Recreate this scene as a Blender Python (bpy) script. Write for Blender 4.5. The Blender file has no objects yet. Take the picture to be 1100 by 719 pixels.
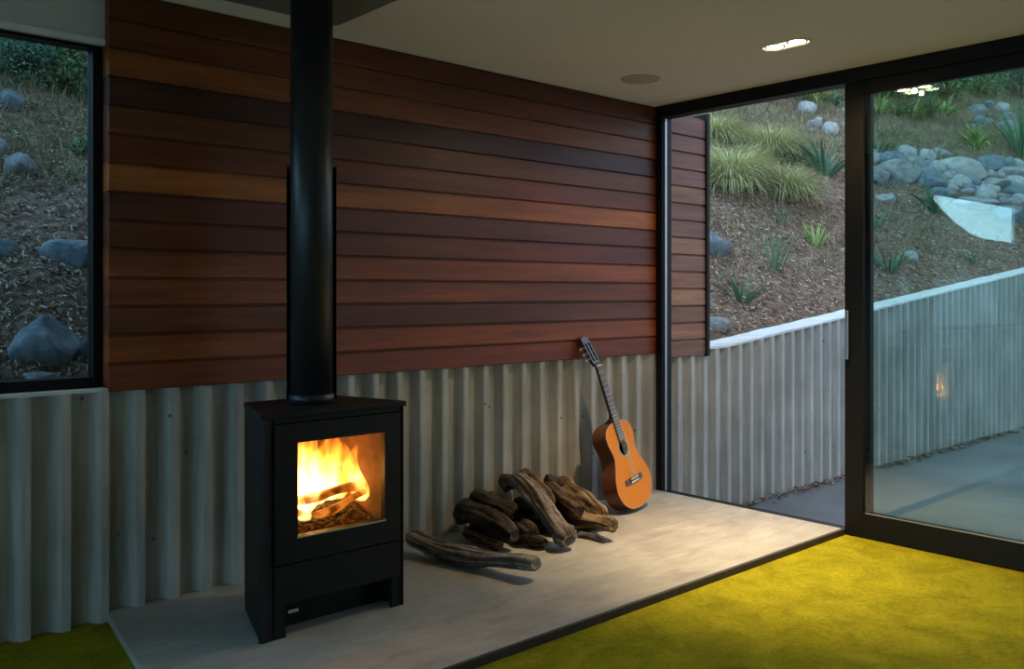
import bpy, bmesh, math, random
import numpy as np
from mathutils import Vector, Matrix, noise as mnoise

random.seed(7)
RNG = np.random.RandomState(11)
scene = bpy.context.scene
COL = scene.collection
PI = math.pi

# ------------------------------------------------------------------ camera
W, H = 1100, 719
F = 963.0
CX, HY = 550.0, 315.0
YAW = math.radians(41.8)
CAMZ = 1.245
FWD = np.array([math.sin(YAW), math.cos(YAW), 0.0])
RGT = np.array([math.cos(YAW), -math.sin(YAW), 0.0])
UP = np.array([0, 0, 1.0])
CAM = np.array([0, 0, CAMZ])

cam = bpy.data.cameras.new('camera')
camo = bpy.data.objects.new('camera', cam)
COL.objects.link(camo)
camo.location = (0, 0, CAMZ)
camo.rotation_euler = (PI / 2, 0, -YAW)
cam.sensor_width = 36.0
cam.lens = F / W * 36.0
cam.shift_y = (HY - H / 2) / W
cam.clip_start = 0.05
cam.clip_end = 300
scene.camera = camo


def ray(x, y):
    return FWD + RGT * ((x - CX) / F) + UP * ((HY - y) / F)


def on_z(x, y, z):
    r = ray(x, y)
    return Vector(CAM + r * ((z - CAMZ) / r[2]))


def on_y(x, y, Y):
    r = ray(x, y)
    return Vector(CAM + r * (Y / r[1]))


def at_d(x, y, d):
    return Vector(CAM + ray(x, y) * d)


# ------------------------------------------------------------------ helpers
def new_obj(name, me, mat=None, parent=None):
    o = bpy.data.objects.new(name, me)
    COL.objects.link(o)
    if mat is not None:
        for m in (mat if isinstance(mat, (list, tuple)) else [mat]):
            me.materials.append(m)
    if parent is not None:
        o.parent = parent
    return o


def from_bm(name, bm, mat=None, parent=None, smooth=False, recalc=True):
    if recalc:
        bmesh.ops.recalc_face_normals(bm, faces=bm.faces)
    me = bpy.data.meshes.new(name)
    bm.to_mesh(me)
    bm.free()
    if smooth:
        for p in me.polygons:
            p.use_smooth = True
    return new_obj(name, me, mat, parent)


def tag(o, label, cat, group=None, kind=None):
    o['label'] = label
    o['category'] = cat
    if group:
        o['group'] = group
    if kind:
        o['kind'] = kind
    return o


def structure(o):
    o['kind'] = 'structure'
    return o


def thing(name, label, cat, loc=(0, 0, 0), group=None):
    o = bpy.data.objects.new(name, None)
    COL.objects.link(o)
    o.location = loc
    o.empty_display_size = 0.1
    return tag(o, label, cat, group)


def child(o, root):
    """parent an object whose geometry is in world coordinates"""
    o.parent = root
    o.matrix_parent_inverse = Matrix.Translation(-Vector(root.location))
    return o


def box(bm, x0, x1, y0, y1, z0, z1):
    vs = [bm.verts.new(p) for p in ((x0, y0, z0), (x1, y0, z0), (x1, y1, z0), (x0, y1, z0),
                                    (x0, y0, z1), (x1, y0, z1), (x1, y1, z1), (x0, y1, z1))]
    for f in ((0, 3, 2, 1), (4, 5, 6, 7), (0, 1, 5, 4), (1, 2, 6, 5), (2, 3, 7, 6), (3, 0, 4, 7)):
        bm.faces.new([vs[i] for i in f])
    return vs


def prism(bm, pts, z0, z1):
    """extrude an XY polygon vertically"""
    a = [bm.verts.new((p[0], p[1], z0)) for p in pts]
    b = [bm.verts.new((p[0], p[1], z1)) for p in pts]
    n = len(pts)
    bm.faces.new(a[::-1])
    bm.faces.new(b)
    for i in range(n):
        bm.faces.new((a[i], a[(i + 1) % n], b[(i + 1) % n], b[i]))


def tube(bm, p0, p1, r0, r1=None, seg=12, caps=True):
    p0, p1 = Vector(p0), Vector(p1)
    r1 = r0 if r1 is None else r1
    d = (p1 - p0).normalized()
    a = d.orthogonal().normalized()
    b = d.cross(a)
    A, B = [], []
    for i in range(seg):
        t = 2 * PI * i / seg
        v = a * math.cos(t) + b * math.sin(t)
        A.append(bm.verts.new(p0 + v * r0))
        B.append(bm.verts.new(p1 + v * r1))
    for i in range(seg):
        j = (i + 1) % seg
        bm.faces.new((A[i], A[j], B[j], B[i]))
    if caps:
        bm.faces.new(A[::-1])
        bm.faces.new(B)


def lathe(bm, prof, c=(0, 0, 0), seg=32, close=False):
    rings = []
    for r, z in prof:
        rings.append([bm.verts.new((c[0] + r * math.cos(2 * PI * i / seg), c[1] + r * math.sin(2 * PI * i / seg), c[2] + z)) for i in range(seg)])
    for a, b in zip(rings, rings[1:]):
        for i in range(seg):
            j = (i + 1) % seg
            bm.faces.new((a[i], a[j], b[j], b[i]))
    if close:
        bm.faces.new(rings[0][::-1])
        bm.faces.new(rings[-1])


def bevel(o, w=0.003, seg=2):
    m = o.modifiers.new('bevel', 'BEVEL')
    m.width = w
    m.segments = seg
    m.limit_method = 'ANGLE'
    m.angle_limit = math.radians(40)
    return o


# ------------------------------------------------------------------ materials
class NT:
    def __init__(self, name):
        self.m = bpy.data.materials.new(name)
        self.m.use_nodes = True
        self.t = self.m.node_tree
        self.t.nodes.clear()
        self.out = self.n('ShaderNodeOutputMaterial')

    def n(self, typ, **kw):
        nd = self.t.nodes.new(typ)
        for k, v in kw.items():
            if k.startswith('i_'):
                nd.inputs[k[2:].replace('_', ' ')].default_value = v
            else:
                setattr(nd, k, v)
        return nd

    def l(self, a, b):
        self.t.links.new(a, b)

    def coords(self, scale=(1, 1, 1), kind='Object'):
        tc = self.n('ShaderNodeTexCoord')
        mp = self.n('ShaderNodeMapping')
        mp.inputs['Scale'].default_value = scale
        self.l(tc.outputs[kind], mp.inputs['Vector'])
        return mp.outputs['Vector']

    def noise(self, vec, scale, detail=4, rough=0.55, dist=0.0):
        nd = self.n('ShaderNodeTexNoise')
        nd.inputs['Scale'].default_value = scale
        nd.inputs['Detail'].default_value = detail
        nd.inputs['Roughness'].default_value = rough
        nd.inputs['Distortion'].default_value = dist
        if vec is not None:
            self.l(vec, nd.inputs['Vector'])
        return nd.outputs['Fac']

    def ramp(self, fac, stops, interp='LINEAR'):
        nd = self.n('ShaderNodeValToRGB')
        cr = nd.color_ramp
        cr.interpolation = interp
        while len(cr.elements) < len(stops):
            cr.elements.new(0.5)
        for e, (p, c) in zip(cr.elements, stops):
            e.position = p
            e.color = (*c, 1) if len(c) == 3 else c
        self.l(fac, nd.inputs['Fac'])
        return nd.outputs['Color']

    def mix(self, fac, a, b, mode='MIX'):
        nd = self.n('ShaderNodeMix', data_type='RGBA', blend_type=mode)
        for s, v in ((0, fac), (6, a), (7, b)):
            if hasattr(v, 'is_output'):
                self.l(v, nd.inputs[s])
            elif s == 0:
                nd.inputs[s].default_value = v
            else:
                nd.inputs[s].default_value = (*v, 1)
        return nd.outputs[2]

    def bsdf(self, color=None, rough=0.5, metal=0.0, spec=0.5, bump=None, bstr=0.3, bdist=0.01, sheen=0.0, coat=0.0):
        p = self.n('ShaderNodeBsdfPrincipled')
        if color is not None:
            if hasattr(color, 'is_output'):
                self.l(color, p.inputs['Base Color'])
            else:
                p.inputs['Base Color'].default_value = (*color, 1)
        if hasattr(rough, 'is_output'):
            self.l(rough, p.inputs['Roughness'])
        else:
            p.inputs['Roughness'].default_value = rough
        p.inputs['Metallic'].default_value = metal
        p.inputs['Specular IOR Level'].default_value = spec
        p.inputs['Sheen Weight'].default_value = sheen
        p.inputs['Coat Weight'].default_value = coat
        if bump is not None:
            b = self.n('ShaderNodeBump')
            b.inputs['Strength'].default_value = bstr
            b.inputs['Distance'].default_value = bdist
            self.l(bump, b.inputs['Height'])
            self.l(b.outputs['Normal'], p.inputs['Normal'])
        self.l(p.outputs['BSDF'], self.out.inputs['Surface'])
        return self.m


def simple(name, c, rough=0.5, metal=0.0, spec=0.5, var=0.15, scale=12, bstr=0.05):
    t = NT(name)
    v = t.coords()
    f = t.noise(v, scale, 5)
    lo = tuple(x * (1 - var) for x in c)
    hi = tuple(min(1, x * (1 + var)) for x in c)
    col = t.ramp(f, [(0.3, lo), (0.7, hi)])
    return t.bsdf(col, rough, metal, spec, bump=f, bstr=bstr)


def glass_mat(name, tint, refl=1.0):
    t = NT(name)
    tr = t.n('ShaderNodeBsdfTransparent')
    tr.inputs['Color'].default_value = (*tint, 1)
    gl = t.n('ShaderNodeBsdfGlossy')
    gl.inputs['Roughness'].default_value = 0.0
    fr = t.n('ShaderNodeFresnel')
    fr.inputs['IOR'].default_value = refl
    mx = t.n('ShaderNodeMixShader')
    ge = t.n('ShaderNodeNewGeometry')
    iv = t.n('ShaderNodeMath', operation='SUBTRACT')       # both faces of the pane reflect; count them on the near one
    iv.inputs[0].default_value = 1.0
    t.l(ge.outputs['Backfacing'], iv.inputs[1])
    m2 = t.n('ShaderNodeMath', operation='MULTIPLY')
    t.l(fr.outputs[0], m2.inputs[0])
    t.l(iv.outputs[0], m2.inputs[1])
    m3 = t.n('ShaderNodeMath', operation='MULTIPLY', use_clamp=True)
    m3.inputs[1].default_value = 1.7
    t.l(m2.outputs[0], m3.inputs[0])
    t.l(m3.outputs[0], mx.inputs[0])
    t.l(tr.outputs[0], mx.inputs[1])
    t.l(gl.outputs[0], mx.inputs[2])
    t.l(mx.outputs[0], t.out.inputs['Surface'])
    return t.m


def emit(name, c, s):
    t = NT(name)
    e = t.n('ShaderNodeEmission')
    e.inputs['Color'].default_value = (*c, 1)
    e.inputs['Strength'].default_value = s
    t.l(e.outputs[0], t.out.inputs['Surface'])
    return t.m


# wood cladding: colour per board (attribute) x stretched grain
t = NT('cedar_boards')
att = t.n('ShaderNodeAttribute')
att.attribute_name = 'board'
v = t.coords((0.9, 14, 14))
g1 = t.noise(v, 3.0, 8, 0.62, 0.6)
v2 = t.coords((0.35, 1, 4))
g2 = t.noise(v2, 2.2, 3, 0.5, 0.3)
gr = t.ramp(g1, [(0.25, (0.55, 0.5, 0.47)), (0.75, (1.25, 1.2, 1.15))])
gs = t.ramp(g2, [(0.3, (0.72, 0.68, 0.66)), (0.72, (1.25, 1.25, 1.2))])
c = t.mix(1.0, att.outputs['Color'], gr, 'MULTIPLY')
c = t.mix(1.0, c, gs, 'MULTIPLY')
M_CEDAR = t.bsdf(c, 0.42, spec=0.32, bump=g1, bstr=0.12, bdist=0.004)

# corrugated concrete wall
t = NT('ribbed_concrete')
v = t.coords()
a = t.noise(v, 2.2, 6, 0.6)
b = t.noise(v, 60, 4, 0.6)
vs_ = t.coords((9, 9, 0.7))
s = t.noise(vs_, 3, 4, 0.6)
c1 = t.ramp(a, [(0.3, (0.34, 0.332, 0.305)), (0.7, (0.50, 0.488, 0.45))])
c2 = t.ramp(s, [(0.3, (0.74, 0.74, 0.74)), (0.7, (1.12, 1.12, 1.1))])
c = t.mix(1.0, c1, c2, 'MULTIPLY')
vo = t.n('ShaderNodeTexVoronoi')
vo.inputs['Scale'].default_value = 7.0
t.l(v, vo.inputs['Vector'])
pit = t.ramp(vo.outputs['Distance'], [(0.035, (0.25, 0.25, 0.25)), (0.07, (1, 1, 1))])
c = t.mix(1.0, c, pit, 'MULTIPLY')
M_RIB = t.bsdf(c, 0.72, spec=0.35, bump=b, bstr=0.25, bdist=0.004)

# hearth slab
t = NT('trowelled_concrete')
v = t.coords()
a = t.noise(v, 1.8, 7, 0.62, 0.5)
v3 = t.coords((1.0, 4.0, 1.0))
b = t.noise(v3, 5, 6, 0.65, 0.8)
c1 = t.ramp(a, [(0.3, (0.30, 0.285, 0.255)), (0.55, (0.40, 0.38, 0.34)), (0.75, (0.48, 0.46, 0.41))])
c2 = t.ramp(b, [(0.3, (0.78, 0.77, 0.76)), (0.7, (1.12, 1.12, 1.12))])
c = t.mix(1.0, c1, c2, 'MULTIPLY')
r = t.ramp(b, [(0.3, (0.42,) * 3), (0.7, (0.58,) * 3)])
M_SLAB = t.bsdf(c, r, spec=0.4, bump=b, bstr=0.08, bdist=0.004)

t = NT('path_concrete')
v = t.coords()
a = t.noise(v, 1.1, 7, 0.6, 0.4)
b = t.noise(v, 40, 3, 0.6)
c1 = t.ramp(a, [(0.3, (0.115, 0.117, 0.12)), (0.7, (0.20, 0.202, 0.205))])
M_PATH = t.bsdf(c1, 0.75, spec=0.35, bump=b, bstr=0.2, bdist=0.004)

# carpet
t = NT('chartreuse_carpet')
v = t.coords()
a = t.noise(v, 5.5, 7, 0.68, 0.5)
b = t.noise(v, 55, 4, 0.7)
d_ = t.noise(v, 260, 2, 0.7)
c1 = t.ramp(a, [(0.36, (0.225, 0.204, 0.009)), (0.64, (0.365, 0.324, 0.016))])
c2 = t.ramp(b, [(0.28, (0.72, 0.72, 0.6)), (0.7, (1.12, 1.12, 1.1))])
c = t.mix(1.0, c1, c2, 'MULTIPLY')
hm = t.mix(0.5, b, d_)
M_CARPET = t.bsdf(c, 0.95, spec=0.04, bump=hm, bstr=0.7, bdist=0.012)

M_CEIL = simple('ceiling_paint', (0.72, 0.67, 0.56), 0.85, var=0.02, scale=3, spec=0.2)
M_WALL = simple('wall_paint', (0.50, 0.48, 0.45), 0.85, var=0.03, scale=3, spec=0.2)
M_FRAME = simple('black_aluminium', (0.006, 0.0055, 0.005), 0.5, spec=0.22, var=0.1, scale=30)
M_ALU = simple('mill_aluminium', (0.42, 0.43, 0.45), 0.4, metal=1.0, var=0.05, scale=20)
M_SILL = simple('sill_concrete', (0.62, 0.62, 0.60), 0.7, var=0.15, scale=9, bstr=0.2)
M_EDGE = simple('dark_edge_trim', (0.035, 0.024, 0.016), 0.6, var=0.3, scale=20)
M_STOVE = simple('stove_black_steel', (0.009, 0.0082, 0.0078), 0.5, spec=0.22, var=0.12, scale=40, bstr=0.06)
M_FLUE = simple('flue_black_enamel', (0.016, 0.0165, 0.018), 0.40, spec=0.4, var=0.1, scale=25)
M_PLATE = simple('flue_plate_paint', (0.16, 0.15, 0.135), 0.6, var=0.05, scale=6)
M_GRILLE = simple('speaker_grille', (0.43, 0.395, 0.33), 0.85, var=0.15, scale=150)
M_STEEL = simple('brushed_steel', (0.5, 0.48, 0.45), 0.35, metal=1.0, var=0.1)
M_BRICK = simple('firebrick', (0.085, 0.04, 0.02), 0.9, var=0.5, scale=14, bstr=0.3)
M_GLASS = glass_mat('door_glass', (0.84, 0.93, 0.91), 1.6)
M_GLASS2 = glass_mat('fixed_glass', (0.90, 0.96, 0.95), 1.6)
M_WGLASS = glass_mat('window_glass', (0.63, 0.75, 0.80), 1.5)
M_FGLASS = glass_mat('stove_glass', (0.96, 0.90, 0.82), 1.35)

# ------------------------------------------------------------------ dimensions
CEIL = 2.396
YW = 3.535           # face of the cladding
XG = 4.36            # inner face of the glazed wall
SL = 0.032           # top of the hearth slab
X0, Y0 = -2.4, -3.6  # far corner of the room behind the camera
PITCH = 0.1346
ZT = 0.872


def wall_top(X):
    X = np.asarray(X, dtype=float)
    return ZT + 0.105 * np.maximum(0.0, X - 5.1)


# ------------------------------------------------------------------ room shell
bm = bmesh.new()
box(bm, X0 - 0.2, XG + 0.01, Y0 - 0.2, 3.70, -0.12, 0.0)
structure(from_bm('floor', bm, M_CARPET))
bm = bmesh.new()
box(bm, X0 - 0.2, XG + 0.086, Y0 - 0.2, 3.80, CEIL, CEIL + 0.22)
structure(from_bm('ceiling', bm, M_CEIL))
bm = bmesh.new()
LW0, LW1, LWZ0, LWZ1 = -1.2, 3.30, 0.10, 1.50      # opening in the left wall
box(bm, X0 - 0.2, X0, Y0 - 0.2, LW0, 0, CEIL)
box(bm, X0 - 0.2, X0, LW1, 3.75, 0, CEIL)
box(bm, X0 - 0.2, X0, LW0, LW1, 0, LWZ0)
box(bm, X0 - 0.2, X0, LW0, LW1, LWZ1, CEIL)
structure(from_bm('wall_left', bm, M_WALL))
bm = bmesh.new()
box(bm, X0, XG + 0.1, Y0 - 0.2, Y0, 0, CEIL)
structure(from_bm('wall_front', bm, M_WALL))
bm = bmesh.new()
box(bm, XG, XG + 0.15, Y0, -2.2, 0, CEIL)
structure(from_bm('wall_right', bm, M_WALL))
# plaster above the back window and the pier left of it
bm = bmesh.new()
box(bm, X0, 1.122, 3.585, 3.75, 2.20, CEIL)
box(bm, X0, -2.10, 3.585, 3.75, ZT, 2.20)
structure(from_bm('wall_back_upper', bm, M_WALL))
bm = bmesh.new()
box(bm, -2.10, 1.122, 3.578, 3.605, 2.19, 2.212)
structure(from_bm('trim_1', bm, M_SILL))

# ribbed concrete wall, running from the room out along the path
prof = [(0.0, 1.0), (0.003, 0.86), (0.011, 0.08), (0.014, 0.0), (0.066, 0.0), (0.072, 0.06), (0.100, 0.92), (0.107, 1.0)]   # (offset in pitch, 1 = ridge / 0 = valley)
YR, YV = 3.546, 3.590
bm = bmesh.new()
xs, ys = [], []
k0 = math.floor((-3.0 - 1.124) / PITCH)
k1 = math.ceil((16.0 - 1.124) / PITCH)
for k in range(k0, k1):
    xb = 1.124 + k * PITCH
    for off, r in prof:
        xs.append(xb + off)
        ys.append(YV + (YR - YV) * r)
bot, top, tb, bb = [], [], [], []
for x, y in zip(xs, ys):
    zt = float(wall_top(x))
    bot.append(bm.verts.new((x, y, -0.25)))
    top.append(bm.verts.new((x, y, zt)))
    tb.append(bm.verts.new((x, 3.78, zt)))
    bb.append(bm.verts.new((x, 3.78, -0.25)))
for i in range(len(xs) - 1):
    bm.faces.new((bot[i], bot[i + 1], top[i + 1], top[i]))
    bm.faces.new((top[i], top[i + 1], tb[i + 1], tb[i]))
    bm.faces.new((tb[i], tb[i + 1], bb[i + 1], bb[i]))
structure(from_bm('wall_back', bm, M_RIB))

# pale cap along the outdoor part of the wall
bm = bmesh.new()
prev = None
n = 90
for i in range(n + 1):
    x = 4.88 + (16.0 - 4.88) * i / n
    z = float(wall_top(x)) + 0.001
    j = 0.006 * mnoise.noise(Vector((x * 3, 0, 1)))
    h = 0.015 + 0.007 * mnoise.noise(Vector((x * 5, 3, 1)))
    ring = [bm.verts.new(p) for p in ((x, 3.552 + j, z), (x, 3.552 + j, z + h), (x, 3.79, z + h), (x, 3.79, z))]
    if prev:
        for q in range(4):
            bm.faces.new((prev[q], prev[(q + 1) % 4], ring[(q + 1) % 4], ring[q]))
    else:
        bm.faces.new(ring[::-1])
    prev = ring
bm.faces.new(prev)
structure(from_bm('trim_2', bm, M_SILL))

# window sill on top of the ribbed wall
bm = bmesh.new()
box(bm, -2.10, 1.122, 3.55, 3.70, ZT, ZT + 0.012)
structure(from_bm('trim_3', bm, M_SILL))

# cedar cladding -----------------------------------------------------------
BH = (CEIL - 0.87) / 14.0
BOARD = [(0.175, 0.043, 0.014), (0.243, 0.065, 0.016), (0.128, 0.039, 0.017), (0.183, 0.050, 0.016),
         (0.231, 0.064, 0.017), (0.132, 0.034, 0.014), (0.103, 0.028, 0.015), (0.316, 0.099, 0.020),
         (0.145, 0.036, 0.014), (0.137, 0.043, 0.015), (0.058, 0.017, 0.011), (0.231, 0.068, 0.015),
         (0.158, 0.046, 0.013), (0.115, 0.033, 0.012)]
FIN = [(0.21, 0.10, 0.07), (0.25, 0.115, 0.07), (0.20, 0.09, 0.06), (0.30, 0.15, 0.08), (0.24, 0.105, 0.062),
       (0.22, 0.11, 0.075), (0.26, 0.13, 0.075), (0.20, 0.10, 0.075), (0.19, 0.08, 0.062), (0.27, 0.14, 0.08),
       (0.20, 0.088, 0.068), (0.21, 0.092, 0.068), (0.19, 0.082, 0.062), (0.18, 0.08, 0.06)]


def cladding(name, x0, x1, z0, colors, yb):
    bm = bmesh.new()
    lay = bm.loops.layers.float_color.new('board')
    for k, c in enumerate(colors):
        za = z0 + k * BH
        zb = za + BH
        y = YW
        if k == len(colors) - 1:
            zb += 0.02 if name != 'wall_back_cladding' else -0.0005
        # board with a bevelled lower lip and a recessed groove at its top
        pr = [(y + 0.004, za + 0.001), (y, za + 0.005), (y + 0.001, zb - 0.010), (y + 0.013, zb - 0.007), (y + 0.013, zb + 0.0005), (yb, zb + 0.0005), (yb, za + 0.001)]
        A = [bm.verts.new((x0, p[0], p[1])) for p in pr]
        B = [bm.verts.new((x1, p[0], p[1])) for p in pr]
        fs = [bm.faces.new(A), bm.faces.new(B[::-1])]
        for i in range(len(pr)):
            j = (i + 1) % len(pr)
            fs.append(bm.faces.new((A[i], B[i], B[j], A[j])))
        for f in fs:
            for lp in f.loops:
                lp[lay] = (*c, 1)
    return structure(from_bm(name, bm, M_CEDAR))


cladding('wall_back_cladding', 1.122, XG + 0.02, 0.87, BOARD, 3.62)
cladding('wall_right_cladding', XG + 0.087, 4.86, 0.838, FIN, 3.62)
bm = bmesh.new()
box(bm, 1.13, 4.88, 3.622, 3.74, ZT + 0.002, CEIL - 0.001)
structure(from_bm('wall_back_core', bm, M_FRAME))
bm = bmesh.new()
box(bm, 4.861, 4.892, 3.522, 3.742, 0.832, 2.42)
structure(from_bm('trim_4', bm, M_FRAME))

# back window ----------------------------------------------------------------
root = bpy.data.objects.new('window_1', None)
COL.objects.link(root)
root.location = (-0.25, 3.64, ZT)
structure(root)
bm = bmesh.new()
zb, zt = ZT + 0.012, 2.19
ya, yb_ = 3.612, 3.68
box(bm, 1.086, 1.122, ya, yb_, zb, zt)
box(bm, -2.10, -2.053, ya, yb_, zb, zt)
box(bm, -2.053, 1.086, ya, yb_, zb, zb + 0.042)
box(bm, -2.053, 1.086, ya, yb_, zt - 0.012, zt)
child(bevel(from_bm('window_frame', bm, M_FRAME), 0.004), root)
bm = bmesh.new()
box(bm, -2.053, 1.086, 3.642, 3.650, zb + 0.042, zt - 0.012)
child(from_bm('glass_pane', bm, M_WGLASS), root)

# glazed right wall -----------------------------------------------------------
bm = bmesh.new()
box(bm, XG - 0.01, XG + 0.085, -2.2, YW - 0.002, 2.324, CEIL - 0.0005)       # head
box(bm, XG - 0.01, XG + 0.085, 3.485, YW - 0.002, 0.0, 2.324)      # wall jamb
box(bm, XG + 0.0, XG + 0.085, 2.26, 3.485, -0.20, 0.022)         # threshold
box(bm, XG + 0.035, XG + 0.085, -2.2, 2.26, -0.20, 0.0)
box(bm, XG - 0.01, XG + 0.085, -2.2, -2.1, 0.0, 2.324)
structure(bevel(from_bm('trim_5', bm, M_FRAME), 0.003))
bm = bmesh.new()
box(bm, XG + 0.010, XG + 0.026, 3.476, 3.4845, 0.03, 2.318)
structure(from_bm('trim_6', bm, M_ALU))

# sliding leaf
root = bpy.data.objects.new('door_1', None)
COL.objects.link(root)
root.location = (XG + 0.02, 1.7, 0)
structure(root)


def leaf(root, xa, xb, y0, y1, z0, z1, st, rb, rt, gm, nm):
    bm = bmesh.new()
    box(bm, xa, xb, y1 - st, y1, z0, z1)
    box(bm, xa, xb, y0, y0 + st, z0, z1)
    box(bm, xa, xb, y0 + st, y1 - st, z0, z0 + rb)
    box(bm, xa, xb, y0 + st, y1 - st, z1 - rt, z1)
    child(bevel(from_bm('door_frame' if nm else 'window_frame', bm, M_FRAME), 0.003), root)
    bm = bmesh.new()
    xm = (xa + xb) / 2
    box(bm, xm - 0.004, xm + 0.004, y0 + st, y1 - st, z0 + rb, z1 - rt)
    child(from_bm('glass_pane', bm, gm), root)


leaf(root, XG - 0.002, XG + 0.033, 0.78, 2.302, 0.004, 2.322, 0.098, 0.131, 0.068, M_GLASS, True)
bm = bmesh.new()
box(bm, XG - 0.022, XG - 0.003, 2.272, 2.292, 0.905, 1.155)
h = bevel(from_bm('door_handle', bm, M_ALU), 0.004)
child(h, root)
h['label'] = 'slim silver pull handle'
bm = bmesh.new()
box(bm, XG - 0.0035, XG - 0.0005, 0.90, 2.19, 0.128, 0.1335)
child(from_bm('glazing_bead', bm, M_STEEL), root)
# fixed leaf beyond it
root = bpy.data.objects.new('window_2', None)
COL.objects.link(root)
root.location = (XG + 0.08, 1.6, 0)
structure(root)
leaf(root, XG + 0.042, XG + 0.078, 0.66, 2.26, 0.0, 2.322, 0.075, 0.11, 0.055, M_GLASS2, False)
root = bpy.data.objects.new('window_3', None)
COL.objects.link(root)
root.location = (XG + 0.08, -0.8, 0)
structure(root)
leaf(root, XG + 0.042, XG + 0.078, -2.1, 0.655, 0.0, 2.322, 0.075, 0.11, 0.055, M_GLASS2, False)

# windows in the walls behind the camera
for nm, axis, c0, c1_, za, zb_, pos in (('window_4', 'y', LW0, LW1, LWZ0, LWZ1, X0 - 0.12),):
    root = bpy.data.objects.new(nm, None)
    COL.objects.link(root)
    structure(root)
    mid = (c0 + c1_) / 2
    for part, mat_, bars in (('window_frame', M_FRAME, [(c0, c0 + 0.05, za, zb_), (c1_ - 0.05, c1_, za, zb_), (c0 + 0.05, c1_ - 0.05, za, za + 0.05), (c0 + 0.05, c1_ - 0.05, zb_ - 0.05, zb_), (mid - 0.03, mid + 0.03, za + 0.05, zb_ - 0.05)]),
                             ('glass_pane', M_GLASS2, [(c0 + 0.05, c1_ - 0.05, za + 0.05, zb_ - 0.05)])):
        bm = bmesh.new()
        hw = 0.03 if part == 'window_frame' else 0.004
        for q0, q1, z0_, z1_ in bars:
            if axis == 'y':
                box(bm, pos - hw, pos + hw, q0, q1, z0_, z1_)
            else:
                box(bm, q0, q1, pos - hw, pos + hw, z0_, z1_)
        child(from_bm(part, bm, mat_), root)

# outside path
bm = bmesh.new()
box(bm, XG + 0.09, 40, -25, 3.60, -0.45, -0.205)
structure(from_bm('ground_path', bm, M_PATH))

# ------------------------------------------------------------------ hearth slab
t1 = thing('hearth_slab', 'long grey concrete hearth slab under the black stove and the firewood', 'hearth', (2.7, 2.9, 0))
bm = bmesh.new()
pl = [(1.128, 3.60), (0.945, 2.312), (XG - 0.012, 2.312), (XG - 0.012, 3.418), (XG - 0.012, 3.60)]
prism(bm, pl, 0.0, SL)
child(bevel(from_bm('slab', bm, M_SLAB), 0.002), t1)
bm = bmesh.new()
box(bm, 0.948, XG - 0.012, 2.296, 2.311, 0.0, SL - 0.002)
o = child(from_bm('edge_strip', bm, M_EDGE), t1)
o['label'] = 'dark strip along the carpet edge'

# ------------------------------------------------------------------ wood stove
FX0, FX1, RX0, RX1 = 1.413, 2.018, 1.526, 1.905
FY, RY = 2.880, 3.244
SZ0, SZ1 = SL, 0.826
WX0, WX1, WZ0, WZ1 = 1.553, 1.920, 0.382, 0.714
stove = thing('wood_stove', 'black steel wood-burning stove with a fire behind its window', 'stove', ((FX0 + FX1) / 2, 3.06, SL))


def lerp(a, b, f):
    return a + (b - a) * f


def xs_at(y, inset=0.0):
    f = (y - FY) / (RY - FY)
    return lerp(FX0, RX0, f) + inset, lerp(FX1, RX1, f) - inset


bm = bmesh.new()
# side panels (plan tapers to the rear), back
for s in (0, 1):
    a0 = xs_at(FY + 0.02)[s]
    a1 = xs_at(RY)[s]
    d = 0.014 if s == 0 else -0.014
    prism(bm, [(a0, FY + 0.02), (a0 + d, FY + 0.02), (a1 + d, RY), (a1, RY)][::(1 if s == 0 else -1)], SZ0, SZ1 - 0.022)
box(bm, RX0 + 0.014, RX1 - 0.014, RY - 0.014, RY, SZ0 + 0.05, SZ1 - 0.022)
# floor of the cabinet above the plinth
prism(bm, [(FX0 + 0.03, FY + 0.03), (FX1 - 0.03, FY + 0.03), (RX1 - 0.016, RY - 0.016), (RX0 + 0.016, RY - 0.016)], 0.135, 0.150)
child(bevel(from_bm('body', bm, M_STOVE), 0.002), stove)
bm = bmesh.new()
prism(bm, [(FX0 - 0.003, FY - 0.004), (FX1 + 0.003, FY - 0.004), (RX1 + 0.003, RY + 0.003), (RX0 - 0.003, RY + 0.003)], SZ1 - 0.021, SZ1)
child(bevel(from_bm('top_plate', bm, M_STOVE), 0.003), stove)
# front corner posts, chamfered
for s in (0, 1):
    bm = bmesh.new()
    if s == 0:
        prism(bm, [(FX0, FY + 0.012), (FX0 + 0.012, FY), (FX0 + 0.048, FY + 0.006), (FX0 + 0.048, FY + 0.024), (FX0 + 0.004, FY + 0.024)], SZ0, SZ1 - 0.022)
    else:
        prism(bm, [(FX1 - 0.004, FY + 0.024), (FX1 - 0.022, FY + 0.024), (FX1 - 0.022, FY + 0.006), (FX1 - 0.010, FY), (FX1, FY + 0.012)], SZ0, SZ1 - 0.022)
    child(from_bm('front_post', bm, M_STOVE), stove)
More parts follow.
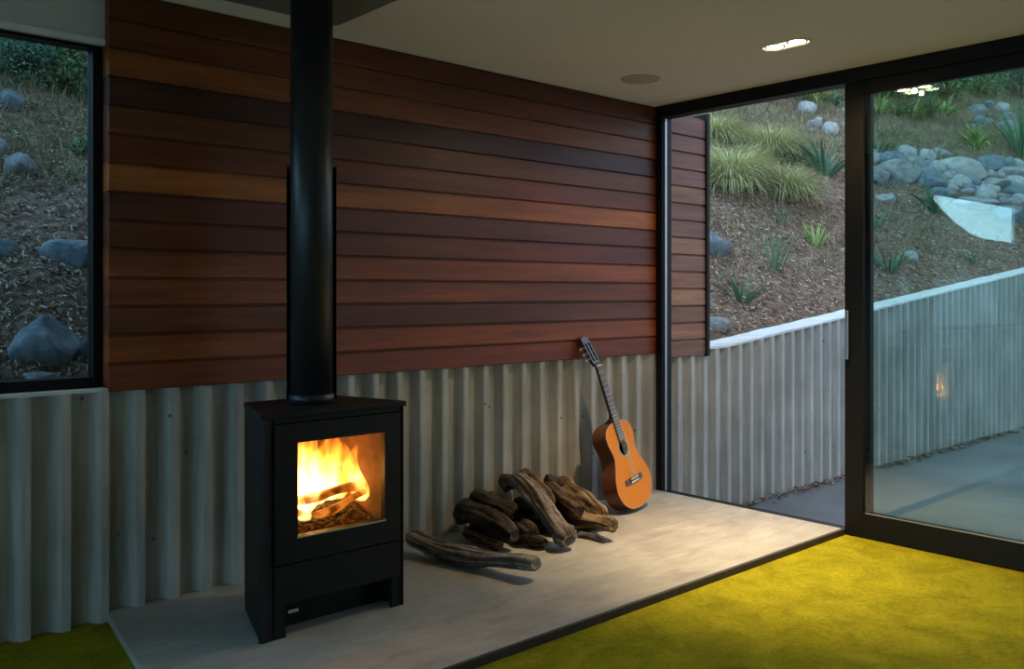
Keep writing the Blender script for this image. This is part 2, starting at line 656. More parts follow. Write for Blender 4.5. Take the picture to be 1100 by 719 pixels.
# door with its window
DX0, DX1, DZ0, DZ1 = FX0 + 0.052, FX1 - 0.026, 0.292, SZ1 - 0.042
bm = bmesh.new()
box(bm, DX0, WX0, FY - 0.004, FY + 0.022, DZ0, DZ1)
box(bm, WX1, DX1, FY - 0.004, FY + 0.022, DZ0, DZ1)
box(bm, WX0, WX1, FY - 0.004, FY + 0.022, DZ0, WZ0)
box(bm, WX0, WX1, FY - 0.004, FY + 0.022, WZ1, DZ1)
door = child(from_bm('stove_door', bm, M_STOVE), stove)
bm = bmesh.new()
prev = None
for i in range(13):
    f = i / 12
    x = lerp(WX0 + 0.001, WX1 - 0.001, f)
    y = FY + 0.008 - 0.010 * math.sin(PI * f)
    ring = [bm.verts.new(p) for p in ((x, y, WZ0 + 0.001), (x, y, WZ1 - 0.001), (x, y + 0.004, WZ1 - 0.001), (x, y + 0.004, WZ0 + 0.001))]
    if prev:
        for q in range(4):
            bm.faces.new((prev[q], prev[(q + 1) % 4], ring[(q + 1) % 4], ring[q]))
    else:
        bm.faces.new(ring[::-1])
    prev = ring
bm.faces.new(prev)
g = from_bm('door_glass', bm, M_FGLASS, smooth=False)
g.parent = door
bm = bmesh.new()
box(bm, WX0 - 0.004, WX1 + 0.004, FY - 0.0075, FY - 0.0042, WZ0 - 0.007, WZ0 - 0.001)
o = from_bm('window_lip', bm, M_STEEL)
o.parent = door
# panel below the door and the header above it
bm = bmesh.new()
box(bm, DX0, DX1, FY - 0.001, FY + 0.02, 0.150, DZ0 - 0.006)
child(bevel(from_bm('lower_panel', bm, M_STOVE), 0.002), stove)
bm = bmesh.new()
box(bm, DX0, DX1, FY + 0.001, FY + 0.02, DZ1 + 0.004, SZ1 - 0.022)
child(from_bm('header_panel', bm, M_STOVE), stove)
# recess at the foot
bm = bmesh.new()
box(bm, DX0 + 0.045, DX1 - 0.035, FY + 0.10, FY + 0.112, SZ0, 0.134)
box(bm, DX0, DX0 + 0.045, FY + 0.004, FY + 0.02, SZ0, 0.149)
box(bm, DX1 - 0.035, DX1, FY + 0.004, FY + 0.02, SZ0, 0.149)
child(from_bm('plinth', bm, M_STOVE), stove)
bm = bmesh.new()
box(bm, DX0 + 0.055, DX0 + 0.095, FY + 0.005, FY + 0.03, 0.112, 0.124)
tube(bm, (DX0 + 0.075, FY + 0.028, 0.118), (DX0 + 0.075, FY + 0.10, 0.118), 0.005)
o = child(from_bm('air_lever', bm, M_STEEL), stove)
o['label'] = 'pale metal air lever'
# firebox lining
bm = bmesh.new()
IX0, IX1, IY0, IY1, IZ0, IZ1 = 1.535, 1.925, FY + 0.024, 3.205, 0.350, 0.752
fx0, fx1 = 1.560, 1.880
prism(bm, [(IX0 - 0.02, IY0), (IX0, IY0), (fx0, IY1), (fx0 - 0.02, IY1)], IZ0, IZ1)
prism(bm, [(IX1, IY0), (IX1 + 0.02, IY0), (fx1 + 0.02, IY1), (fx1, IY1)], IZ0, IZ1)
box(bm, fx0 - 0.02, fx1 + 0.02, IY1, IY1 + 0.022, IZ0, IZ1)
box(bm, IX0 - 0.02, IX1 + 0.02, IY0, IY1, IZ0 - 0.02, IZ0)
box(bm, IX0 - 0.02, IX1 + 0.02, IY0, IY1, IZ1, IZ1 + 0.015)
child(from_bm('firebox', bm, M_BRICK), stove)
# flue with collar and rear heat shield
PX, PY, PR = 1.716, 3.07, 0.080
bm = bmesh.new()
lathe(bm, [(0.0, SZ1), (PR, SZ1), (PR, CEIL - 0.0012), (0.0, CEIL - 0.0012)], (PX, PY, 0), 48)
flue = child(from_bm('flue_pipe', bm, M_FLUE), stove)
for p in flue.data.polygons:
    p.use_smooth = abs(p.normal.z) < 0.5
bm = bmesh.new()
lathe(bm, [(PR + 0.0005, SZ1), (PR + 0.006, SZ1), (PR + 0.006, SZ1 + 0.034), (PR + 0.0005, SZ1 + 0.036)], (PX, PY, 0), 48)
o = from_bm('flue_collar', bm, M_FLUE, smooth=True)
child(o, stove)
bm = bmesh.new()
ri, ro = PR + 0.012, PR + 0.014
prev = None
ax = math.atan2(PY, PX)
for i in range(25):
    a = ax - 1.62 + (3.24) * i / 24
    ca, sa = math.cos(a), math.sin(a)
    ring = [bm.verts.new((PX + r_ * ca, PY + r_ * sa, z)) for r_, z in ((ri, SZ1 + 0.01), (ro, SZ1 + 0.01), (ro, 1.735), (ri, 1.735))]
    if prev:
        for q in range(4):
            bm.faces.new((prev[q], prev[(q + 1) % 4], ring[(q + 1) % 4], ring[q]))
    else:
        bm.faces.new(ring[::-1])
    prev = ring
bm.faces.new(prev)
for z in (0.95, 1.66):
    for q in (-0.9, 0.0, 0.9):
        a = ax + q
        tube(bm, (PX + (PR - 0.002) * math.cos(a), PY + (PR - 0.002) * math.sin(a), z), (PX + (ri + 0.001) * math.cos(a), PY + (ri + 0.001) * math.sin(a), z), 0.005, seg=8)
child(from_bm('heat_shield', bm, M_FLUE), stove)

bm = bmesh.new()
ps = 0.275
for (xa, xb, ya_, yb2) in ((-ps, -PR - 0.003, -ps, ps), (PR + 0.003, ps, -ps, ps), (-PR - 0.003, PR + 0.003, -ps, -PR - 0.003), (-PR - 0.003, PR + 0.003, PR + 0.003, ps)):
    box(bm, PX + xa, PX + xb, PY + ya_, PY + yb2, CEIL - 0.012, CEIL)
bmesh.ops.remove_doubles(bm, verts=bm.verts, dist=1e-5)
tag(from_bm('ceiling_plate', bm, M_PLATE), 'grey square metal plate on the ceiling around the stove flue', 'plate')

# ------------------------------------------------------------------ fire
t = NT('flame_gas')
tc = t.n('ShaderNodeTexCoord')
mp = t.n('ShaderNodeMapping')
mp.inputs['Scale'].default_value = (1.0, 1.0, 0.42)
t.l(tc.outputs['Object'], mp.inputs['Vector'])
nz = t.n('ShaderNodeTexNoise')
nz.inputs['Scale'].default_value = 17.0
nz.inputs['Detail'].default_value = 4
nz.inputs['Distortion'].default_value = 1.1
t.l(mp.outputs['Vector'], nz.inputs['Vector'])
sp = t.n('ShaderNodeSeparateXYZ')
t.l(tc.outputs['Object'], sp.inputs[0])
hm = t.n('ShaderNodeMapRange')           # height above the embers: hottest low down
hm.inputs[1].default_value = 0.40
hm.inputs[2].default_value = 0.74
hm.inputs[3].default_value = 0.30
hm.inputs[4].default_value = -0.16
t.l(sp.outputs[2], hm.inputs[0])
xm = t.n('ShaderNodeMapRange')           # the blaze leans to the left end of the grate
xm.inputs[1].default_value = 1.64
xm.inputs[2].default_value = 1.92
xm.inputs[3].default_value = 0.10
xm.inputs[4].default_value = -0.03
t.l(sp.outputs[0], xm.inputs[0])
ad = t.n('ShaderNodeMath', operation='ADD')
t.l(nz.outputs['Fac'], ad.inputs[0])
t.l(hm.outputs[0], ad.inputs[1])
ad2 = t.n('ShaderNodeMath', operation='ADD')
t.l(ad.outputs[0], ad2.inputs[0])
t.l(xm.outputs[0], ad2.inputs[1])
colr = t.ramp(ad2.outputs[0], [(0.36, (0.5, 0.06, 0.0)), (0.50, (1.0, 0.22, 0.012)), (0.66, (1.0, 0.46, 0.06)), (0.85, (1.0, 0.70, 0.25))])
st = t.n('ShaderNodeMapRange')
st.inputs[1].default_value = 0.40
st.inputs[2].default_value = 0.82
st.inputs[3].default_value = 0.3
st.inputs[4].default_value = 62.0
t.l(ad2.outputs[0], st.inputs[0])
e = t.n('ShaderNodeEmission')
t.l(colr, e.inputs['Color'])
t.l(st.outputs[0], e.inputs['Strength'])
t.l(e.outputs[0], t.out.inputs['Volume'])
M_FLAME = t.m

fire = thing('fire', 'yellow and orange flames behind the black stove window', 'fire', (1.73, 3.05, 0.40))


def flame_tongue(bm, cx, cy, z0, h, rx, ry, lean, seed):
    """closed wavering tongue: fat low belly, pointed tip"""
    N, S = 12, 14
    rings = []
    for i in range(N):
        f = i / (N - 1)
        w = (math.sin(PI * min(1, 0.22 + f * 0.78)) ** 0.8) * (1 - f * 0.25) if f > 0 else 0.55
        w = max(w, 0.02)
        ox = lean * f * f + 0.018 * math.sin(seed + f * 6)
        oy = 0.01 * math.cos(seed * 2 + f * 5)
        rings.append([bm.verts.new((cx + ox + rx * w * math.cos(2 * PI * j / S) * (1 + 0.15 * math.sin(3 * 2 * PI * j / S + seed)),
                                    min(IY1 - 0.005, max(IY0 + 0.006, cy + oy + ry * w * math.sin(2 * PI * j / S))), z0 + h * f)) for j in range(S)])
    for a, b in zip(rings, rings[1:]):
        for j in range(S):
            bm.faces.new((a[j], a[(j + 1) % S], b[(j + 1) % S], b[j]))
    bm.faces.new(rings[0][::-1])
    bm.faces.new(rings[-1])


for (cx, cy, z0, h, rx, ry, lean, sd) in ((1.655, 3.04, 0.42, 0.31, 0.062, 0.085, -0.006, 0.3), (1.705, 3.08, 0.44, 0.30, 0.070, 0.085, 0.006, 1.7),
                                          (1.765, 3.06, 0.45, 0.29, 0.068, 0.085, 0.012, 2.9), (1.822, 3.06, 0.45, 0.26, 0.055, 0.075, 0.010, 4.4),
                                          (1.660, 3.00, 0.46, 0.17, 0.070, 0.045, 0.0, 5.5), (1.760, 3.02, 0.46, 0.16, 0.080, 0.045, 0.01, 6.1),
                                          (1.868, 3.00, 0.44, 0.22, 0.036, 0.06, 0.002, 7.3), (1.610, 2.97, 0.41, 0.18, 0.040, 0.035, 0.0, 8.2)):
    bm = bmesh.new()
    flame_tongue(bm, cx, cy, z0, h, rx, ry, lean, sd)
    child(from_bm('flame', bm, M_FLAME, smooth=True), fire)

t = NT('glowing_embers')
v = t.coords()
nf = t.noise(v, 45, 4, 0.6, 0.8)
col = t.ramp(nf, [(0.42, (0.02, 0.008, 0.004)), (0.55, (0.6, 0.08, 0.005)), (0.7, (1.0, 0.35, 0.04))])
p = t.n('ShaderNodeBsdfPrincipled')
p.inputs['Base Color'].default_value = (0.006, 0.004, 0.003, 1)
p.inputs['Roughness'].default_value = 0.9
t.l(col, p.inputs['Emission Color'])
p.inputs['Emission Strength'].default_value = 0.12
t.l(p.outputs[0], t.out.inputs['Surface'])
M_EMBER = t.m
bm = bmesh.new()
for i in range(420):
    x = random.uniform(1.565, 1.90)
    y = random.uniform(2.93, 3.17)
    r_ = random.uniform(0.007, 0.014)
    if x < lerp(IX0, fx0, (y - IY0) / (IY1 - IY0)) + r_ or x > lerp(IX1, fx1, (y - IY0) / (IY1 - IY0)) - r_:
        continue
    mtx = Matrix.Translation((x, y, IZ0 + 0.004 + r_ * 0.7 + 0.055 * max(0, 1 - ((y - 3.08) / 0.16) ** 2))) @ Matrix.Rotation(random.uniform(0, 6), 4, 'Z') @ Matrix.Diagonal((1.3, 1, 0.7, 1))
    bmesh.ops.create_icosphere(bm, subdivisions=1, radius=r_, matrix=mtx)
tag(from_bm('ember_bed', bm, M_EMBER), 'bed of glowing embers on the stove grate', 'embers', kind='stuff')

t = NT('charred_log')
v = t.coords()
nf = t.noise(v, 16, 3, 0.5, 0.4)
col = t.ramp(nf, [(0.36, (0.12, 0.02, 0.0)), (0.55, (0.8, 0.20, 0.015)), (0.75, (1.0, 0.45, 0.07))])
p = t.n('ShaderNodeBsdfPrincipled')
p.inputs['Base Color'].default_value = (0.05, 0.025, 0.012, 1)
p.inputs['Roughness'].default_value = 0.85
t.l(col, p.inputs['Emission Color'])
p.inputs['Emission Strength'].default_value = 0.9
t.l(p.outputs[0], t.out.inputs['Surface'])
M_CHAR = t.m


def log_mesh(name, p0, p1, r0, r1, mat, seed, knob=0.0, flat=1.0, twist=0.0, rough=0.23, bend=0.075, segs=40, ring=30, hollow=True):
    p0, p1 = Vector(p0), Vector(p1)
    ax_ = (p1 - p0)
    L = ax_.length
    ax_.normalize()
    s = ax_.cross(Vector((0, 0, 1))).normalized()
    u = s.cross(ax_)
    bm = bmesh.new()
    glay = bm.verts.layers.float_color.new('grain')
    rings = []
    for i in range(segs + 1):
        f = i / segs
        c = p0 + ax_ * (L * f)
        c += s * (bend * L * math.sin(PI * f * 1.1 + seed) * 0.5) + u * (bend * L * 0.35 * math.sin(PI * f * 1.7 + seed * 2))
        r_ = lerp(r0, r1, f)
        e_ = min(f, 1 - f) * L / max(r0, r1)
        cap = min(1.0, 0.72 + 0.28 * min(1, e_ / 0.45))
        r_ *= cap
        r_ *= 1 + 0.12 * math.sin(f * 9 + seed * 3)
        if knob:
            r_ *= 1 + knob * math.exp(-((f - 0.93) / 0.09) ** 2)
        rr = []
        for j in range(ring):
            a = 2 * PI * j / ring + twist * f
            nx = mnoise.noise(Vector((math.cos(a) * 1.6 + seed * 7.1, math.sin(a) * 1.6, f * L * 7)))
            n2 = mnoise.noise(Vector((math.cos(a) * 4 + seed * 3.3, math.sin(a) * 4, f * L * 9 + 5)))
            n3 = mnoise.noise(Vector((math.cos(a) * 7 + seed * 5.7, math.sin(a) * 7, f * L * 5)))
            n4 = mnoise.noise(Vector((math.cos(a) * 11 + seed, math.sin(a) * 11, f * L * 40)))
            rad = r_ * (1 + rough * 1.3 * nx + rough * 0.8 * n2 - rough * 0.7 * abs(n3) + rough * 0.35 * n4)
            nv = bm.verts.new(c + s * (math.cos(a) * rad) + u * (math.sin(a) * rad * flat))
            gv = 0.5 + 0.55 * mnoise.noise(Vector((math.cos(a) * 5 + seed * 2.2, math.sin(a) * 5, f * L * 4))) - 0.25 * abs(n3) + 0.25 * n2
            nv[glay] = (gv, gv, gv, 1)
            rr.append(nv)
        rings.append(rr)
    for a, b in zip(rings, rings[1:]):
        for j in range(ring):
            k = (j + 1) % ring
            bm.faces.new((a[j], a[k], b[k], b[j]))
    for rr, sg in ((rings[0], 1), (rings[-1], -1)):
        cen = sum((q.co for q in rr), Vector()) / ring
        if knob > 0.2 and sg == -1:
            last = rr
            for fr_, dp_ in ((0.72, 0.004), (0.60, -0.020), (0.35, -0.050)):
                nxt = [bm.verts.new(cen.lerp(q.co, fr_) + ax_ * (dp_ + 0.006 * mnoise.noise(q.co * 60))) for q in rr]
                for j in range(ring):
                    bm.faces.new((last[j], last[(j + 1) % ring], nxt[(j + 1) % ring], nxt[j]))
                last = nxt
            bm.faces.new(last)
            continue
        mid = []
        for q in rr:
            mid.append(bm.verts.new(cen.lerp(q.co, 0.55) + ax_ * (sg * -0.004 if not hollow else sg * 0.010 * random.uniform(0.4, 1.2))))
        cv = bm.verts.new(cen + ax_ * (sg * 0.012 * (1 if hollow else -0.5)))
        for j in range(ring):
            k = (j + 1) % ring
            bm.faces.new((rr[j], rr[k], mid[k], mid[j]))
            bm.faces.new((mid[j], mid[k], cv))
    for vv in bm.verts:
        if vv[glay][3] == 0:
            vv[glay] = (0.5, 0.5, 0.5, 1)
    return from_bm(name, bm, mat, smooth=True)


for (a, b, r_, lb) in (((1.595, 3.00, 0.482), (1.890, 2.985, 0.490), 0.020, 'burning log lying across the back of the stove grate'),
                       ((1.650, 2.945, 0.428), (1.895, 2.962, 0.470), 0.016, 'thin charred log lying across the front of the stove fire'),
                       ((1.575, 2.955, 0.455), (1.645, 2.985, 0.422), 0.015, 'short glowing log stub at the left of the stove fire')):
    tag(log_mesh('burning_log', a, b, r_, r_ * 0.85, M_CHAR, r_ * 90, segs=14, ring=12), lb, 'log')

# ------------------------------------------------------------------ firewood pile
def wood_mat(name, dark, light, ends=None):
    t = NT(name)
    v = t.coords()
    a = t.noise(v, 9, 6, 0.65, 1.2)
    b = t.noise(v, 48, 5, 0.65, 1.0)
    c1 = t.ramp(a, [(0.3, dark), (0.7, light)])
    c2 = t.ramp(b, [(0.3, (0.6, 0.58, 0.56)), (0.68, (1.2, 1.18, 1.16))])
    c = t.mix(1.0, c1, c2, 'MULTIPLY')
    at = t.n('ShaderNodeAttribute')
    at.attribute_name = 'grain'
    c3 = t.ramp(at.outputs['Fac'], [(0.30, (0.35, 0.32, 0.30)), (0.50, (1.0, 1.0, 1.0)), (0.72, (1.7, 1.66, 1.6))])
    c = t.mix(1.0, c, c3, 'MULTIPLY')
    return t.bsdf(c, 0.85, spec=0.25, bump=b, bstr=0.6, bdist=0.012)


W_DARK = wood_mat('driftwood_dark', (0.022, 0.015, 0.012), (0.075, 0.055, 0.045))
W_GREY = wood_mat('driftwood_grey', (0.11, 0.094, 0.080), (0.31, 0.27, 0.23))
W_TAN = wood_mat('driftwood_tan', (0.10, 0.065, 0.036), (0.28, 0.195, 0.115))
W_BRN = wood_mat('driftwood_brown', (0.045, 0.027, 0.016), (0.135, 0.082, 0.05))

# (px0, py0, depth0, px1, py1, depth1, r0, r1, material, knob, flatness, label)
def pz(x, d_, z):
    q = CAM + (FWD + RGT * ((x - CX) / F)) * d_
    return (q[0], q[1], z)


# each: end, end (column, distance, height), radii, material, knob, flatness, label; lowest first
LOGS = [
    (446, 4.20, 0.070, 572, 3.74, 0.066, 0.060, 0.044, W_GREY, 0, 0.72, 'long weathered flat log lying alone in front of the woodpile'),
    (524, 4.12, 0.045, 573, 3.95, 0.045, 0.022, 0.016, W_GREY, 0, 0.6, 'small grey driftwood sliver just behind the long front log'),
    (622, 4.46, 0.046, 650, 4.34, 0.046, 0.015, 0.011, W_GREY, 0, 0.7, 'thin grey stick on the slab at the right foot of the woodpile'),
    (478, 4.68, 0.090, 534, 4.36, 0.085, 0.056, 0.050, W_DARK, 0, 0.95, 'dark log on the slab at the far left under the woodpile'),
    (520, 4.76, 0.090, 574, 4.26, 0.080, 0.050, 0.044, W_DARK, 0, 0.95, 'short dark log on the slab under the grey hollow log'),
    (556, 4.84, 0.085, 606, 4.46, 0.085, 0.052, 0.048, W_DARK, 0, 0.95, 'dark log low down inside the woodpile, behind the hollow one'),
    (500, 4.40, 0.062, 540, 4.20, 0.058, 0.034, 0.030, W_BRN, 0, 0.9, 'small brown log on the slab under the thick sloping log'),
    (548, 4.40, 0.058, 586, 4.22, 0.054, 0.030, 0.028, W_DARK, 0, 0.9, 'small dark stick on the slab between the thick sloping log and the hollow one'),
    (598, 4.76, 0.095, 655, 4.34, 0.085, 0.060, 0.044, W_TAN, 0, 0.9, 'tan broken log at the lower right end of the woodpile'),
    (505, 4.98, 0.095, 625, 5.02, 0.095, 0.056, 0.056, W_DARK, 0, 0.95, 'dark log low at the back of the woodpile by the ribbed wall'),
    (474, 4.56, 0.190, 550, 4.18, 0.085, 0.060, 0.054, W_DARK, 0, 0.95, 'thick dark log sloping down at the left end of the woodpile'),
    (536, 4.66, 0.215, 614, 4.20, 0.090, 0.052, 0.048, W_GREY, 0.28, 0.95, 'grey log with a dark hollow knobbly end at the front of the woodpile'),
    (578, 4.76, 0.170, 624, 4.48, 0.150, 0.046, 0.042, W_BRN, 0, 0.95, 'brown log between the pale round-ended log and the hollow one'),
    (596, 4.86, 0.225, 649, 4.54, 0.165, 0.052, 0.054, W_TAN, 0.1, 0.95, 'pale round-ended log at the upper right of the woodpile, near the guitar'),
    (474, 4.90, 0.100, 520, 4.66, 0.095, 0.052, 0.050, W_DARK, 0, 0.95, 'dark log on the slab at the back left corner of the woodpile'),
    (474, 4.86, 0.200, 542, 4.62, 0.175, 0.050, 0.046, W_BRN, 0, 0.95, 'brown log in the second layer at the back left of the woodpile'),
    (520, 4.86, 0.175, 578, 4.52, 0.150, 0.048, 0.044, W_DARK, 0, 0.95, 'dark log in the middle of the woodpile behind the grey log'),
    (470, 4.70, 0.245, 552, 4.42, 0.195, 0.052, 0.046, W_DARK, 0, 0.9, 'dark log across the upper left of the woodpile'),
    (540, 4.84, 0.255, 592, 4.52, 0.200, 0.046, 0.038, W_BRN, 0, 0.95, 'brown split log in the middle of the woodpile top'),
    (556, 4.96, 0.205, 618, 4.84, 0.190, 0.044, 0.040, W_DARK, 0, 0.85, 'dark log along the back top of the woodpile'),
    (486, 4.94, 0.240, 562, 4.78, 0.220, 0.046, 0.042, W_BRN, 0, 0.9, 'brown bark-covered log at the back left of the woodpile top'),
]
caps = []
for L in LOGS:
    caps.append([np.array(pz(*L[0:3])), np.array(pz(*L[3:6])), L[6], L[7], L[10]])


def seg_closest(p1, q1, p2, q2):
    d1, d2, r = q1 - p1, q2 - p2, p1 - p2
    a, e_, f = d1 @ d1, d2 @ d2, d2 @ r
    c = d1 @ r
    b = d1 @ d2
    den = a * e_ - b * b
    s = min(1, max(0, (b * f - c * e_) / den)) if den > 1e-9 else 0.5
    tt = (b * s + f) / e_
    if tt < 0:
        tt, s = 0, min(1, max(0, -c / a))
    elif tt > 1:
        tt, s = 1, min(1, max(0, (b - c) / a))
    return s, tt


# let the heap settle: push overlapping logs apart, keep them on the slab and off the wall
for it in range(300):
    for cpt in caps:
        for q in (0, 1):
            r_ = cpt[2 + q] * cpt[4]
            if cpt[q][2] < SL + r_ * 1.02:
                cpt[q][2] = SL + r_ * 1.02
            if cpt[q][1] > 3.535 - cpt[2 + q]:
                cpt[q][1] = 3.535 - cpt[2 + q]
    for i in range(len(caps)):
        for j in range(i + 1, len(caps)):
            A, B = caps[i], caps[j]
            s, tt = seg_closest(A[0], A[1], B[0], B[1])
            pa = A[0] + (A[1] - A[0]) * s
            pb = B[0] + (B[1] - B[0]) * tt
            dv = pa - pb
            dist = np.linalg.norm(dv) + 1e-6
            need = 0.98 * (lerp(A[2], A[3], s) * A[4] + lerp(B[2], B[3], tt) * B[4])
            if dist < need:
                mv = dv / dist * (need - dist) * 0.5
                for cpt, par, sg in ((A, s, 1), (B, tt, -1)):
                    w0, w1 = 1 - par, par
                    nn = w0 * w0 + w1 * w1
                    cpt[0] += sg * mv * (w0 / nn)
                    cpt[1] += sg * mv * (w1 / nn)
# then lower each in turn until it touches what is under it
def clear(i):
    A = caps[i]
    for q in (0, 1):
        if A[q][2] < SL + A[2 + q] * A[4]:
            return False
    for j in range(i):
        B = caps[j]
        s, tt = seg_closest(A[0], A[1], B[0], B[1])
        dist = np.linalg.norm(A[0] + (A[1] - A[0]) * s - B[0] - (B[1] - B[0]) * tt)
        if dist < 0.96 * (lerp(A[2], A[3], s) * A[4] + lerp(B[2], B[3], tt) * B[4]):
            return False
    return True


for i in range(len(caps)):
    for mode in ((0, 1), (0,), (1,)):
        for k in range(60):
            old = [caps[i][0].copy(), caps[i][1].copy()]
            for q in mode:
                caps[i][q][2] -= 0.002
            if abs(caps[i][0][2] - caps[i][1][2]) > 0.16 or not clear(i):
                caps[i][0], caps[i][1] = old
                break
for i, (L, cpt) in enumerate(zip(LOGS, caps)):
    o = log_mesh('firewood_log', cpt[0], cpt[1], cpt[2], cpt[3], L[8], 1.3 + i * 0.77, knob=L[9], flat=L[10])
    zmin = min(v_.co.z for v_ in o.data.vertices)
    if zmin < SL:
        for v_ in o.data.vertices:
            v_.co.z += SL - zmin + 0.0005
    tag(o, L[11], 'firewood', 'driftwood logs on the hearth')

# ------------------------------------------------------------------ guitar
def guitar():
    foot = Vector((3.868, 3.190, SL))
    headp = Vector((3.690, 3.430, 0.985))
    u = (headp - foot).normalized()
    nrm = Vector((0.20, -0.98, 0.0))
    nrm = (nrm - u * nrm.dot(u)).normalized()
    s = u.cross(nrm).normalized()      # lateral
    R = Matrix((s, u, nrm)).transposed().to_4x4()   # local x = lateral, y = along, z = out of soundboard
    top_m = NT('spruce_top')
    v = top_m.coords((40, 2, 2))
    f = top_m.noise(v, 3, 5, 0.6)
    col = top_m.ramp(f, [(0.3, (0.50, 0.155, 0.004)), (0.7, (0.62, 0.205, 0.007))])
    M_TOP = top_m.bsdf(col, 0.42, spec=0.10)
    M_SIDE = simple('mahogany_side', (0.115, 0.036, 0.014), 0.3, var=0.3, scale=15)
    M_NECK = simple('neck_wood', (0.10, 0.045, 0.022), 0.4, var=0.2)
    M_FB = simple('ebony_board', (0.028, 0.022, 0.020), 0.45, var=0.2)
    M_BIND = simple('pale_binding', (0.45, 0.22, 0.07), 0.4, var=0.05)
    M_ROS = simple('rosette_inlay', (0.30, 0.24, 0.15), 0.5, var=0.6, scale=120)
    M_BONE = simple('bone_white', (0.75, 0.70, 0.60), 0.4, var=0.03)
    M_STR = simple('string_nylon', (0.62, 0.60, 0.56), 0.3, var=0.05)
    M_HEAD = simple('headstock_veneer', (0.05, 0.040, 0.042), 0.22, var=0.2)
    ctrl = [(0, 0), (0.004, 0.060), (0.022, 0.115), (0.065, 0.163), (0.125, 0.184), (0.19, 0.170), (0.25, 0.137), (0.295, 0.121),
            (0.335, 0.124), (0.385, 0.139), (0.425, 0.138), (0.460, 0.112), (0.480, 0.060), (0.485, 0)]
    # Catmull-Rom through the outline
    half = []
    P = [np.array(c) for c in ctrl]
    P = [np.array((0.004, -0.060))] + P + [np.array((0.480, -0.060))]
    for i in range(1, len(P) - 2):
        for q in range(5):
            tq = q / 5
            p0, p1, p2, p3 = P[i - 1], P[i], P[i + 1], P[i + 2]
            pt = 0.5 * ((2 * p1) + (-p0 + p2) * tq + (2 * p0 - 5 * p1 + 4 * p2 - p3) * tq ** 2 + (-p0 + 3 * p1 - 3 * p2 + p3) * tq ** 3)
            half.append((pt[1], pt[0]))
    half.append((0, 0.485))
    out = half + [(-x, y) for x, y in half[-2:0:-1]]
    DEP = 0.095
    parts = []

    def add(name, bm, mat, smooth=False, parent=None):
        o = from_bm(name, bm, mat, smooth=smooth)
        parts.append((o, parent))
        return o

    n = len(out)
    HC, HR = 0.335, 0.043
    bm = bmesh.new()
    ov = [bm.verts.new((x, y, 0)) for x, y in out]
    iv = [bm.verts.new((HR * math.cos(2 * PI * i / 32), HC + HR * math.sin(2 * PI * i / 32), 0)) for i in range(32)]
    es = [bm.edges.new((ov[i], ov[(i + 1) % n])) for i in range(n)] + [bm.edges.new((iv[i], iv[(i + 1) % 32])) for i in range(32)]
    bmesh.ops.triangle_fill(bm, edges=es, use_beauty=True)
    geo = bmesh.ops.extrude_face_region(bm, geom=bm.faces[:])
    for e_ in geo['geom']:
        if isinstance(e_, bmesh.types.BMVert):
            e_.co.z -= 0.003
    sb = add('soundboard', bm, M_TOP)
    bm = bmesh.new()
    A = [bm.verts.new((x, y, -0.0032)) for x, y in out]
    B = [bm.verts.new((x, y, -DEP)) for x, y in out]
    bm.faces.new(B)
    for i in range(n):
        bm.faces.new((A[i], A[(i + 1) % n], B[(i + 1) % n], B[i]))
    o = add('sides_and_back', bm, M_SIDE, False)
    bm = bmesh.new()
    ra, rb = [], []
    for i in range(n):
        x, y = out[i]
        x2, y2 = out[(i + 1) % n]
        x0_, y0_ = out[i - 1]
        tx, ty = x2 - x0_, y2 - y0_
        ll = math.hypot(tx, ty)
        nx, ny = ty / ll, -tx / ll
        ra.append((x + nx * 0.0012, y + ny * 0.0012))
        rb.append((x - nx * 0.0030, y - ny * 0.0030))
    q = [[bm.verts.new((*p, z)) for p in arr] for arr, z in ((ra, -0.004), (ra, 0.0012), (rb, 0.0012), (rb, 0.0003))]
    for a, b in zip(q, q[1:]):
        for i in range(n):
            bm.faces.new((a[i], a[(i + 1) % n], b[(i + 1) % n], b[i]))
    add('binding', bm, M_BIND)
    bm = bmesh.new()
    rr = [[bm.verts.new((r_ * math.cos(2 * PI * i / 48), HC + r_ * math.sin(2 * PI * i / 48), z)) for i in range(48)]
          for r_, z in ((HR + 0.001, 0.0002), (HR + 0.002, 0.0012), (HR + 0.015, 0.0012), (HR + 0.016, 0.0002))]
    for a, b in zip(rr, rr[1:]):
        for i in range(48):
            bm.faces.new((a[i], a[(i + 1) % 48], b[(i + 1) % 48], b[i]))
    add('rosette', bm, M_ROS)
    bm = bmesh.new()
    box(bm, -0.088, 0.088, 0.136, 0.164, 0.0005, 0.006)
    box(bm, -0.042, 0.042, 0.136, 0.164, 0.006, 0.0095)
    br = add('bridge', bm, M_FB)
    bm = bmesh.new()
    box(bm, -0.040, 0.040, 0.157, 0.1605, 0.0095, 0.0135)
    box(bm, -0.041, 0.041, 0.138, 0.144, 0.0095, 0.0108)
    add('saddle', bm, M_BONE, parent=br)
    # neck: fingerboard, shaft, heel
    NUT = 0.808
    bm = bmesh.new()
    vs = []
    for y, w in ((0.372, 0.031), (NUT, 0.0255)):
        for x, z in ((-w, 0.0016), (w, 0.0016), (w, 0.0080), (-w, 0.0080)):
            vs.append(bm.verts.new((x, y, z)))
    for f in ((0, 1, 2, 3), (7, 6, 5, 4), (0, 4, 5, 1), (1, 5, 6, 2), (2, 6, 7, 3), (3, 7, 4, 0)):
        bm.faces.new([vs[i] for i in f])
    fb = add('fingerboard', bm, M_FB)
